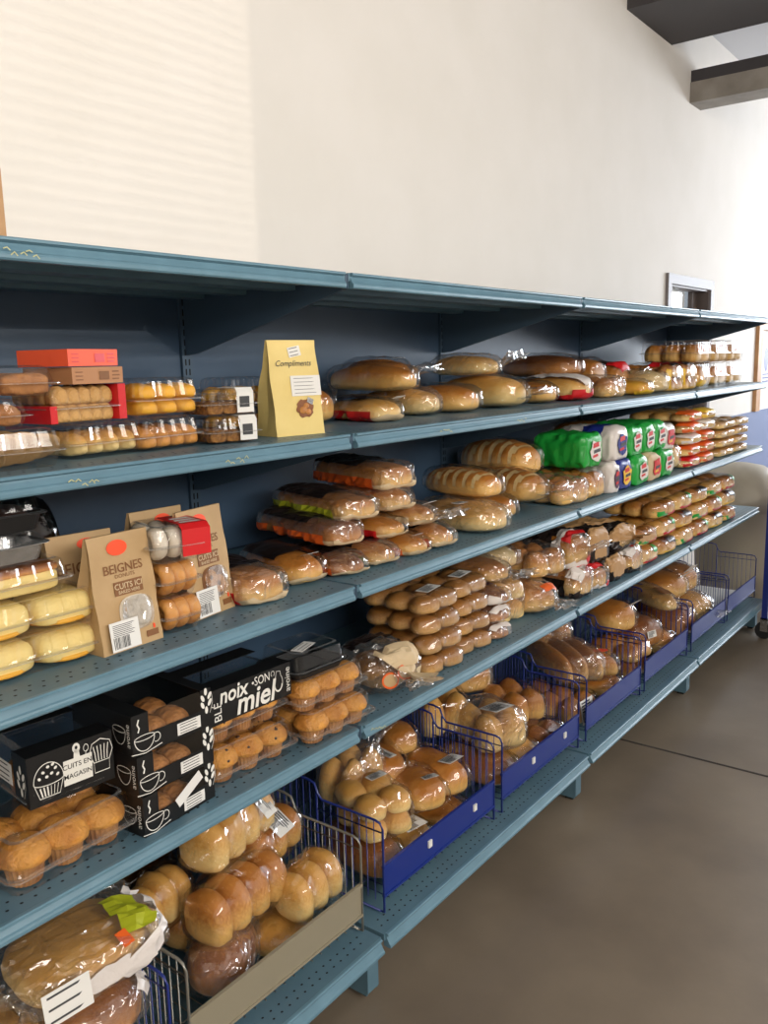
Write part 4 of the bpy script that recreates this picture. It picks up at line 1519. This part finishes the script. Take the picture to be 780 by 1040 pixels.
cu_ = muffin_carton('black carton with a chalk drawing of a muffin and chef hat', (-0.722, 0.075, z4 + .097), -6, 0.160, 0.19, 0.118, art_cuits)
b = MB()
b.box(-.0808, -.0796, .0014, .055, .024, .118, M_BLACKCARD)
b.obj('side_panel', cu_)
a_ = MB()
art_wheat(a_, 0, 0, 1.1, 0)
o = a_.obj('side_art', cu_)
o['kind'] = 'stuff'
o.location, o.rotation_euler = (-.0814, .026, .062), (0, 0, R(-90))
sticker(cu_, .055, .04, (-.0800, .092, .068), (R(90), 0, R(-90)), 4, False)


def items_cookies(root, w, d, h):
    fill_blobs(M_COOKIE2, 2, 2, .062, .075, .045, name='pastry')(root, w, d, h)


GC = 'black window cartons in one stack'
for q, nm in enumerate(('bottom', 'middle', 'top')):
    carton('black window carton with a cup drawing, %s of three stacked' % nm, (-0.525 - .004 * q, 0.03 - .002 * q, z4 + q * .081), (4, 1, -2)[q], 0.185, 0.20, 0.079, items_cookies, GC, smear=(q == 0))
clamshell('clear box of chocolate chip muffins at the bottom below the lettered carton', (-0.305, 0.035, z4), -3, 0.245, 0.175, 0.083, fill_muffins(3, 2, True), group='muffin boxes', flute=False, split=.36)
muffin_carton('black carton lettered in white script above chip muffins', (-0.300, 0.055, z4 + .084), -2, 0.235, 0.165, 0.128, lambda r_, w_, h_: art_noix(r_, w_, h_), .40)
clamshell('clear box of golden muffins with one chip muffin, lower of two', (-0.055, 0.0, z4), -2, 0.235, 0.17, 0.080, fill_muffins(3, 2, False), group='muffin boxes', flute=False, split=.36)
clamshell('clear box of golden muffins, upper of two, below the smoky tray', (-0.068, 0.012, z4 + .081), -2, 0.235, 0.165, 0.080, fill_muffins(3, 2, False), group='muffin boxes', flute=False, split=.36)
clamshell('smoky black pastry tray with white label topping the muffin boxes', (-0.10, 0.02, z4 + .162), -4, 0.17, 0.15, 0.062, lambda r_, w_, d_, h_: sticker(r_, .07, .03, (-.02, .05, h_ * .99), (0, 0, R(20)), 3, False), tray_mat=M_BLACKCARD, split=.3, group='muffin boxes', flute=False)


def open_bag():
    root = thing('printed_bag', 'crumpled clear bag printed with orange slices beside the muffins', 'bag', (0.235, 0.05, z4), -14)
    link('bread', blob('bread', .16, .13, .085, M_TAN, seed=71), root, (0, .02, 0))
    me = wrap(.19, .17, .11, .006, 2.6, 3, 'front', [(-.2, .22, 20, 130, M_KRAFTL), (-.2, .10, 300, 361, M_KRAFTL), (.5, .85, 30, 140, M_DARKPK)], 72, M_FILMC, 0, .012)
    link('wrap', me, root)
    for i, (x, z) in enumerate(((-.050, .050), (.006, .060))):
        b = MB()
        n = 18
        b.prism([(.032 * math.cos(6.283 * k / n), .021 * math.sin(6.283 * k / n)) for k in range(n)], 'z', 0, .001, M_OR2)
        o = b.obj('orange_slice_print', root)
        o.location, o.rotation_euler = (x, -.016 + .004 * i, z), (R(62), 0, R(10))
        b = MB()
        b.prism([(.026 * math.cos(6.283 * k / n), .016 * math.sin(6.283 * k / n)) for k in range(n)], 'z', .001, .0016, M_KRAFT)
        b.obj('orange_slice_flesh', o)


open_bag()

G4 = 'bun bags on the lower shelf'
LABW = [(0, .05, .062, .075, .04, 0, 0, 8)]
for c, (xx, yy) in enumerate(((0.445, 0.035), (0.635, 0.05))):
    for q in range(4 - 0 * c):
        bread_bag('clear bag of pale rolls, %s in the %s roll stack' % (('lowest', 'second', 'third', 'topmost')[q], ('nearer', 'farther')[c]), (xx, yy + .004 * q, z4 + q * .0585), -6 + (q * 37 % 7), 0.24, 0.18, 0.049, 'buns', M_TAN, None,
                  grid=(2, 3, 1), group='stacked roll bags on the lower shelf', mg=.003, crumple=.003, lab=[(-.01, .05, .059, .085, .04, 0, 0, 8)] if q == 3 else None)
for q in range(3):
    bread_bag('silvery narrow bread bag, %s of three beside the rolls' % ('lowest', 'middle', 'topmost')[q], (0.765, 0.035, z4 + q * .056), -10, 0.26, 0.12, 0.05, 'loaf', M_DARKB, None,
              [(0.0, .08, 150, 390, M_WHITEPK), (.3, .9, 30, 120, M_PURPLE)] if q == 2 else [(0.02, .1, 30, 150, M_WHITEPK)], group='silvery bread bags', film_=M_FILMC, mg=.003)
bread_bag('long brown loaf in crinkled bag on the silvery bags', (0.80, 0.06, z4 + .172), -14, 0.30, 0.14, 0.065, 'loaf', M_BREAD, 'front', group=G4, film_=M_FILMC)
bread_bag('pale loaf in crinkled bag near the shelf underside', (1.0, 0.15, z4 + .16), -20, 0.28, 0.16, 0.08, 'loaf', M_CRUMB, None, group=G4, film_=M_FILMC)
bread_bag('round bread bag with black tie by the rail notch', (1.09, 0.05, z4), -16, 0.24, 0.17, 0.10, 'loaf', M_BREAD, 'front', [(.02, .12, 40, 90, M_OR2)], group=G4, film_=M_FILMC)
bread_bag('crinkled bun bag squeezed behind the black-tied bag', (0.95, 0.10, z4), -10, 0.26, 0.14, 0.14, 'buns', M_PALE, None, grid=(2, 3, 2), group=G4, film_=M_FILMC)
bread_bag('brown buns in clear bag above the black-tied bag', (1.20, 0.085, z4 + .105), -14, 0.26, 0.17, 0.10, 'buns', M_BREAD, None, grid=(2, 3, 1), group=G4, film_=M_FILMC)
PD1 = [(0.0, .10, 190, 300, M_DARKPK), (.0, .14, 100, 160, M_WHITEPK), (.14, .5, 170, 230, M_DARKPK), (.3, .7, 20, 160, M_WHITEPK), (.10, .22, 60, 120, M_RED)]
PD2 = [(0.0, .1, 180, 360, M_DARKPK), (.1, .35, 0, 180, M_DARKPK), (.35, 1, 0, 180, M_KRAFTPK), (-1, .1, 0, 180, M_KRAFTPK)]
PD3 = [(0.0, .12, 200, 300, M_WHITEPK), (0.0, .06, 300, 350, M_RED), (.04, .16, 60, 150, M_RED), (.16, .3, 90, 200, M_WHITEPK), (.3, .8, 20, 200, M_DARKPK)]
bread_bag('loaf bag with black end nearest in the dark printed group', (1.365, 0.035, z4), -8, 0.26, 0.13, 0.10, 'sliced', M_BREAD, None, PD1, slices=9, group=G4, film_=M_FILMC, crumple=.011)
bread_bag('white and red printed loaf bag beside the black-ended bag', (1.51, 0.035, z4), -8, 0.26, 0.12, 0.08, 'sliced', M_BREAD, None, PD3, slices=9, group=G4, film_=M_FILMC, crumple=.011)
bread_bag('loaf bag with white and black print leaning atop the black-ended bag', (1.38, 0.06, z4 + .106), -10, 0.26, 0.14, 0.12, 'sliced', M_BREAD, 'front', PD3, slices=9, group=G4, film_=M_FILMC, crumple=.011)
bread_bag('tan loaf bag with black band high in the dark printed group', (1.55, 0.06, z4 + .088), -8, 0.26, 0.15, 0.125, 'sliced', M_BREAD, None, PD2, slices=9, group=G4, film_=M_FILMC, crumple=.011)
bread_bag('tan and black loaf bag lying low past the white and red bag', (1.66, 0.03, z4), -6, 0.26, 0.13, 0.09, 'sliced', M_BREAD, None, PD2, slices=9, group=G4, film_=M_FILMC, crumple=.011)
bread_bag('black-ended loaf bag low before the far buns', (1.82, 0.02, z4), -6, 0.26, 0.13, 0.10, 'sliced', M_BREAD, None, PD1, slices=9, group=G4, film_=M_FILMC, crumple=.011)
bread_bag('tan loaf bag with black print above the low tan bag', (1.76, 0.04, z4 + .105), -8, 0.26, 0.16, 0.09, 'sliced', M_BREAD, 'front', PD2, slices=9, group=G4, film_=M_FILMC, crumple=.011)
FB = [[(0.0, .08, 200, 340, M_RED), (.0, .1, 20, 70, M_GREEN)], [(0.0, .08, 180, 260, M_GREEN), (0, .08, 270, 350, M_RED)], [(0.0, .07, 200, 330, M_YEL), (.0, .1, 20, 90, M_DARKPK)]]
nm = ('first', 'second', 'third', 'fourth', 'fifth', 'sixth')
for c in range(6):
    for q in range(3 if c != 0 else 2):
        bread_bag('far bun bag with coloured print, %s stack from the tan bags, %s layer' % (nm[c], ('lower', 'middle', 'upper')[q]), (1.99 + c * .235, 0.02 + .006 * q, z4 + q * .082), -4, 0.28, 0.20, 0.071, 'buns', (M_PALE, M_BREAD)[(c + q) % 2], None, FB[(c * 2 + q) % 3],
                  grid=(2, 3, 1), group='far bun bags on the lower shelf', mg=.003, crumple=.003)

# ---------------- baskets
zb = ZS[5] + 0.034
GBG = 'bread bags in the grey basket'
LABT = [(0.0, .09, .118, .045, .09, 0, 0, 90)]
bread_bag('bag of pale buns standing at the left end of the grey basket', (-0.545, 0.25, zb + .12), -80, 0.20, 0.115, 0.115, 'sleeve', M_PALE, None, grid=(4,), group=GBG)
bread_bag('brown flat loaf bag low at the front left of the grey basket', (-0.43, 0.075, zb), -50, 0.22, 0.15, 0.11, 'loaf', M_DARKB, None, group=GBG, film_=M_FILMC)
bread_bag('bag of golden buns in the middle of the grey basket', (-0.415, 0.14, zb + .10), -85, 0.25, 0.13, 0.125, 'sleeve', M_BREAD, None, grid=(4,), group=GBG)
bread_bag('bag of pale buns at the front right of the grey basket', (-0.20, 0.085, zb + .06), -88, 0.165, 0.12, 0.12, 'sleeve', M_PALE, None, grid=(3,), group=GBG)
bread_bag('bag of big buns with a long white label atop the grey basket', (-0.36, 0.20, zb + .225), -78, 0.25, 0.13, 0.125, 'sleeve', M_PALE, None, grid=(4,), group=GBG, lab=[(.046, .20, .098, .09, .045, 0, 45, 0)])
bread_bag('bag of golden buns with a square label behind the front right buns', (-0.215, 0.20, zb + .15), -80, 0.185, 0.12, 0.11, 'sleeve', M_BREAD, None, grid=(3,), group=GBG, lab=[(.034, .10, .097, .065, .065, 0, 35, 0)])
bread_bag('golden bun bag on the floor of the grey basket', (-0.38, 0.31, zb), -88, 0.33, 0.12, 0.11, 'sleeve', M_BREAD, None, grid=(5,), group=GBG)
bread_bag('small pale rolls bag at the grey basket front edge', (-0.27, 0.09, zb), -70, 0.2, 0.13, 0.055, 'loaf', M_PALE, None, group=GBG)
bread_bag('dark rye bag standing behind the grey basket buns', (-0.50, 0.40, zb + .10), -88, 0.22, 0.1, 0.17, 'loaf', M_DARKB, 'back', group=GBG, film_=M_TINT)

GB1 = 'bread bags in the blue basket beside the grey one'
bread_bag('bag of pale buns at the near end of the first blue basket', (0.185, 0.05, zb + .10), -20, 0.20, 0.16, 0.12, 'buns', M_PALE, None, grid=(2, 2, 2), group=GB1, lab=[(.03, .13, .125, .06, .03, 0, 0, 10)])
bread_bag('dark glossy loaf bag low at the near end of the first blue basket', (0.165, 0.03, zb), -12, 0.28, 0.14, 0.09, 'loaf', M_DARKB, None, group=GB1)
bread_bag('golden loaf with white band label in the first blue basket', (0.40, 0.21, zb + .10), -30, 0.22, 0.15, 0.09, 'loaf', M_BREAD, None, group=GB1, lab=[(0, .08, .094, .03, .10, 0, 0, 20)])
bread_bag('golden loaf with an oval sticker at the first blue basket front', (0.40, 0.06, zb + .075), -24, 0.20, 0.14, 0.085, 'loaf', M_BREAD, None, group=GB1, lab=[(0.02, .06, .086, .05, .03, -8, 0, 0)])
bread_bag('golden loaf with a square sticker at the far end of the first blue basket', (0.545, 0.06, zb + .06), -16, 0.24, 0.13, 0.10, 'loaf', M_BREAD, None, group=GB1, lab=[(0.01, .06, .103, .07, .05, -8, 0, 12)])
bread_bag('pale loaf with white paper label low in the first blue basket', (0.31, 0.03, zb), -10, 0.3, 0.15, 0.07, 'loaf', M_PALE, None, group=GB1, lab=[(0, .06, .073, .08, .06, 0, 0, 0)])
bread_bag('golden loaf at the back right of the first blue basket', (0.54, 0.26, zb + .14), -30, 0.16, 0.12, 0.085, 'loaf', M_BREAD, None, group=GB1)
bread_bag('crumpled clear bag of rolls at the back of the first blue basket', (0.20, 0.27, zb + .11), -80, 0.2, 0.14, 0.14, 'buns', M_PALE, 'back', grid=(2, 2, 1), group=GB1, film_=M_FILMC)
bread_bag('golden loaf on the floor of the first blue basket', (0.50, 0.03, zb), -5, 0.3, 0.16, 0.055, 'loaf', M_BREAD, None, group=GB1)

GB2 = 'bread bags in the second blue basket'
bread_bag('pale rolls bag with a square white label at the second blue basket front', (0.84, 0.06, zb + .09), -24, 0.22, 0.18, 0.13, 'buns', M_PALE, None, grid=(2, 2, 1), group=GB2, film_=M_FILMC, lab=[(0, .07, .137, .09, .08, -8, 0, 12)])
bread_bag('pale knotted rolls bag behind the labelled bag', (0.80, 0.27, zb + .10), -40, 0.2, 0.18, 0.14, 'buns', M_PALE, None, grid=(2, 2, 1), group=GB2)
bread_bag('brown loaf low at the second blue basket front', (0.80, 0.03, zb), -10, 0.3, 0.18, 0.085, 'loaf', M_DARKB, None, group=GB2)
bread_bag('brown glazed pastry bag right of the labelled bag', (1.07, 0.09, zb + .10), -20, 0.22, 0.15, 0.11, 'buns', M_BREAD, None, grid=(2, 2, 1), group=GB2)
bread_bag('golden bread bag with small tag at the back of the second blue basket', (1.04, 0.30, zb + .17), -30, 0.16, 0.16, 0.12, 'loaf', M_BREAD, None, group=GB2, film_=M_FILMC, lab=[(0, .05, .124, .06, .05, -8, 0, 12)])
bread_bag('brown rolls low at the far end of the second blue basket', (1.12, 0.03, zb), -5, 0.3, 0.17, 0.09, 'buns', M_DARKB, None, grid=(2, 3, 1), group=GB2)
bread_bag('pale loaf low in the middle of the second blue basket', (0.965, 0.03, zb), -5, 0.3, 0.14, 0.085, 'loaf', M_PALE, None, group=GB2)

GB3 = 'bread bags in the third blue basket'
bread_bag('sub roll bag with an orange-red spot at the basket front', (1.63, 0.045, zb + .09), -20, 0.28, 0.17, 0.10, 'buns', M_BREAD, None, grid=(2, 1, 1), group=GB3)
sp = thing('sticker_spot_holder', 'x', 'x', (0, 0, 0)) if False else None
bread_bag('big golden sub roll bag lying across the third blue basket', (1.45, 0.06, zb + .13), -34, 0.34, 0.2, 0.12, 'buns', M_BREAD, None, grid=(3, 1, 1), group=GB3, film_=M_FILMC)
bread_bag('brown rolls with white paper low near the third basket side', (1.41, 0.03, zb), -5, 0.3, 0.18, 0.1, 'buns', M_BREAD, None, grid=(2, 3, 1), group=GB3, lab=[(-.03, -.008, .06, .09, .09, 80, 0, 0)])
bread_bag('golden loaf low at the third basket far end', (1.72, 0.03, zb), -5, 0.3, 0.18, 0.08, 'loaf', M_BREAD, None, group=GB3)
bread_bag('crinkled bag of bread ends at the third basket back', (1.62, 0.27, zb + .17), -30, 0.2, 0.18, 0.13, 'buns', M_BREAD, 'back', grid=(2, 2, 1), group=GB3, film_=M_FILMC)

GB4 = 'bread bags in the fourth blue basket'
bread_bag('long pale baguette bag with brown stamp across the fourth basket', (2.36, 0.04, zb + .19), -38, 0.42, 0.12, 0.08, 'loaf', M_PALE, None, [(.12, .35, 60, 110, M_KRAFTD)], group=GB4, film_=M_FILMC)
bread_bag('round brown loaf with an oval sticker under the baguette bag', (2.16, 0.05, zb + .07), -16, 0.24, 0.2, 0.14, 'loaf', M_DARKB, None, group=GB4, lab=[(-.03, -.004, .08, .06, .03, 75, 0, 0)])
bread_bag('golden loaf with a white band at the fourth basket back', (2.02, 0.12, zb + .17), -20, 0.22, 0.18, 0.13, 'loaf', M_BREAD, None, group=GB4, lab=[(.03, .02, .12, .05, .10, -35, 0, 10)])
bread_bag('small knotted rolls bag at the fourth basket near side', (1.99, 0.03, zb), -5, 0.24, 0.18, 0.15, 'buns', M_BREAD, None, grid=(2, 2, 2), group=GB4)
bread_bag('golden loaf low at the fourth basket far end', (2.34, 0.03, zb), -5, 0.3, 0.17, 0.11, 'loaf', M_BREAD, None, group=GB4)

GB5 = 'bread bags in the fifth blue basket'
bread_bag('brown loaf with a white band high in the fifth basket', (2.64, 0.10, zb + .18), -20, 0.24, 0.2, 0.12, 'loaf', M_BREAD, None, group=GB5, lab=[(.03, .02, .11, .05, .12, -35, 0, 10)])
bread_bag('brown loaf on the floor of the fifth basket', (2.63, 0.03, zb), -5, 0.32, 0.22, 0.16, 'loaf', M_DARKB, None, group=GB5)
bread_bag('crumpled clear bag with bread at the fifth basket far end', (2.89, 0.04, zb), -15, 0.28, 0.24, 0.15, 'loaf', M_PALE, 'front', group=GB5, film_=M_FILMC)
bread_bag('golden loaf with white tag topping the fifth basket', (2.86, 0.12, zb + .165), -25, 0.22, 0.2, 0.13, 'loaf', M_BREAD, None, group=GB5, film_=M_FILMC, lab=[(.0, .02, .11, .06, .10, -45, 0, 10)])
b = MB()
b.box(3.11, 3.62, 0.03, 0.42, ZS[5] + .036, ZS[5] + .040, M_WHITE)
b.box(3.11, 3.62, 0.418, 0.422, ZS[5] + .040, ZS[5] + .07, M_WHITE)
tag(b.obj('liner_sheet'), 'white liner sheet lying in the empty blue basket', 'liner')

# lower left blue basket
GB0 = 'bread bags in the lower left corner basket'


def white_bag():
    root = thing('printed_bag', 'clear bread bag with lime green print and white label, lower left corner', 'bread', (-0.71, 0.03, zb + .235), -4, GB0)
    link('bread', blob('bread', .24, .26, .085, M_PALE, seed=91), root)
    link('wrap', wrap(.26, .28, .09, .006, 2.6, 4, None, [(.06, .45, 40, 75, M_LIME), (0.0, .1, 290, 360, M_WHITEPK), (0, .6, 0, 35, M_WHITEPK)], 92, M_FILMC, 0, .008), root)
    sticker(root, .09, .06, (-.09, -.012, .05), (R(80), 0, 0), 3, False)
    b = MB()
    b.box(-.012, .012, -.016, .016, 0, .0008, M_OR2)
    o = b.obj('emblem', root)
    o.location, o.rotation_euler = (.04, .01, .088), (R(30), 0, R(10))


white_bag()
bread_bag('brown bread bag with white stripe and red mark below the lime bag', (-0.70, 0.03, zb + .12), -6, 0.30, 0.18, 0.10, 'loaf', M_DARKB, None, [(.05, .3, 10, 50, M_WHITEPK), (.3, .45, 10, 60, M_RED)], group=GB0, film_=M_FILMC)
bread_bag('pale bread bag with a paper tag at the frame corner', (-0.88, 0.03, zb + .12), -2, 0.30, 0.16, 0.11, 'loaf', M_PALE, None, group=GB0, film_=M_FILMC, lab=[(.05, .02, .10, .03, .05, -30, 0, 10)])
bread_bag('bread bag at the bottom of the corner basket', (-0.80, 0.03, zb), -2, 0.36, 0.34, 0.11, 'loaf', M_PALE, None, group=GB0, film_=M_FILMC)

# the orange-red spot on the sub roll bag
for o in list(bpy.data.objects):
    if o.get('label', '').startswith('sub roll bag with an orange-red spot'):
        flat(o, 'round_sticker', .05, .07, (.01, .06, .112), (R(-10), 0, R(12)), M_ORANGE, ell=True)

# ------------------------------------------------------------------ around the shelving
b = MB()
root = thing('cardboard_box', 'brown cardboard box standing on the top shelf at the left edge', 'box', (-0.966, 0.05, ZS[1]))
b.box(-.19, .20, 0, .30, 0, .108, M_CARD)
b.obj('box_body', root)
for y0_, y1_ in ((0.0, .15), (.15, .30)):
    b = MB()
    b.box(-.19, .20, y0_ + .001, y1_ - .001, .108, .112, M_CARD)
    b.obj('flap', root)
b = MB()
b.box(-.19, .20, .125, .175, .1122, .1128, M_KRAFTL)
b.obj('tape', root)

# beige bin with a domed lid past the end of the run
root = thing('waste_bin', 'beige plastic bin with a domed lid past the far shelf end', 'bin', (4.35, 0.30, 0))
b = MB()
n = 28
b.rings([[(r * math.cos(6.283 * i / n), r * .95 * math.sin(6.283 * i / n), z) for i in range(n)] for r, z in ((.24, 0), (.26, .04), (.29, .60), (.30, .62))], M_BIN)
b.obj('bin_body', root, True)
b = MB()
b.rings([[(r * math.cos(6.283 * i / n), r * .95 * math.sin(6.283 * i / n), z) for i in range(n)] for r, z in ((.31, .60), (.31, .66), (.29, .75), (.24, .82), (.16, .87), (.06, .89), (.01, .892))], M_BIN)
b.obj('domed_lid', root, True)
b = MB()
b.prism([(-.13, -.305), (.13, -.305), (.13, -.295), (-.13, -.295)], 'z', .67, .73, M_RUBBER)
b.obj('flap', root)

# blue cart on casters at the right edge
root = thing('rolling_cart', 'blue metal rolling cart post on a black caster at the right edge', 'cart', (3.50, -0.10, 0))
for (px_, py_) in ((0, 0), (.5, 0), (0, -.4), (.5, -.4)):
    b = MB()
    b.box(px_ - .016, px_ + .016, py_ - .016, py_ + .016, .12, 1.25, M_BLUEW)
    b.obj('post', root)
    b = MB()
    b.prism([(.05 * math.cos(6.283 * i / 16) + py_, .05 + .05 * math.sin(6.283 * i / 16)) for i in range(16)], 'x', px_ - .012, px_ + .012, M_RUBBER)
    c = b.obj('caster', root)
    b = MB()
    b.box(px_ - .018, px_ - .014, py_ - .02, py_ + .02, .045, .122, M_SILVER)
    b.box(px_ + .014, px_ + .018, py_ - .02, py_ + .02, .045, .122, M_SILVER)
    b.box(px_ - .018, px_ + .018, py_ - .02, py_ + .02, .112, .122, M_SILVER)
    b.obj('fork', c)
for zz in (.25, .75, 1.22):
    b = MB()
    b.box(-.01, .51, -.41, .01, zz, zz + .025, M_BLUEW)
    b.obj('cart_shelf', root)

# wood trim and notice on the bright wall
b = MB()
b.box(6.0, 6.12, YW - .03, YW, 1.12, 1.78, M_WOOD)
b.box(6.0, 7.2, YW - .03, YW, 1.78, 1.86, M_WOOD)
struct(b.obj('trim_5'))
root = thing('notice_poster', 'white notice with a blue emblem on the far wall', 'poster', (6.34, YW - .008, 1.30))
b = MB()
b.box(-.16, .16, 0, .006, 0, .40, M_WHITE)
b.obj('sheet', root)
b = MB()
disc(b, 0, .24, .07, .10, M_BLUEP, -.001)
for q in range(3):
    b.quad([(-.1, -.001, .05 + .03 * q), (.1, -.001, .05 + .03 * q), (.1, -.001, .062 + .03 * q), (-.1, -.001, .062 + .03 * q)], M_BLUEP)
b.obj('printed_emblem', root)

# yellow tape residue on the price rails
bays = [o for o in bpy.data.objects if o.name.startswith('shelving_bay')]
for s_, px_, py_ in ((2, 98, 480), (2, 262, 459), (2, 463, 430), (2, 540, 420), (1, 8, 238), (4, 372, 733)):
    P_ = at(s_, px_, py_)
    kb = int((P_[0] + W) // W)
    rr = random.Random(px_)
    b = MB()
    for q in range(5):
        x_ = P_[0] - (kb - 1) * W + q * .012 + rr.uniform(-.003, .003)
        z_ = ZS[s_] - .024 + rr.uniform(-.006, .006)
        stroke(b, [(x_, z_), (x_ + .006, z_ + rr.uniform(.002, .005)), (x_ + .011, z_ - rr.uniform(0, .003))], .0018, M_YELTAPE, -.0062)
    o = b.obj('tape_residue', [q for q in bays if abs(q.location.x - (kb - 1) * W) < .01][0])
    o['kind'] = 'stuff'
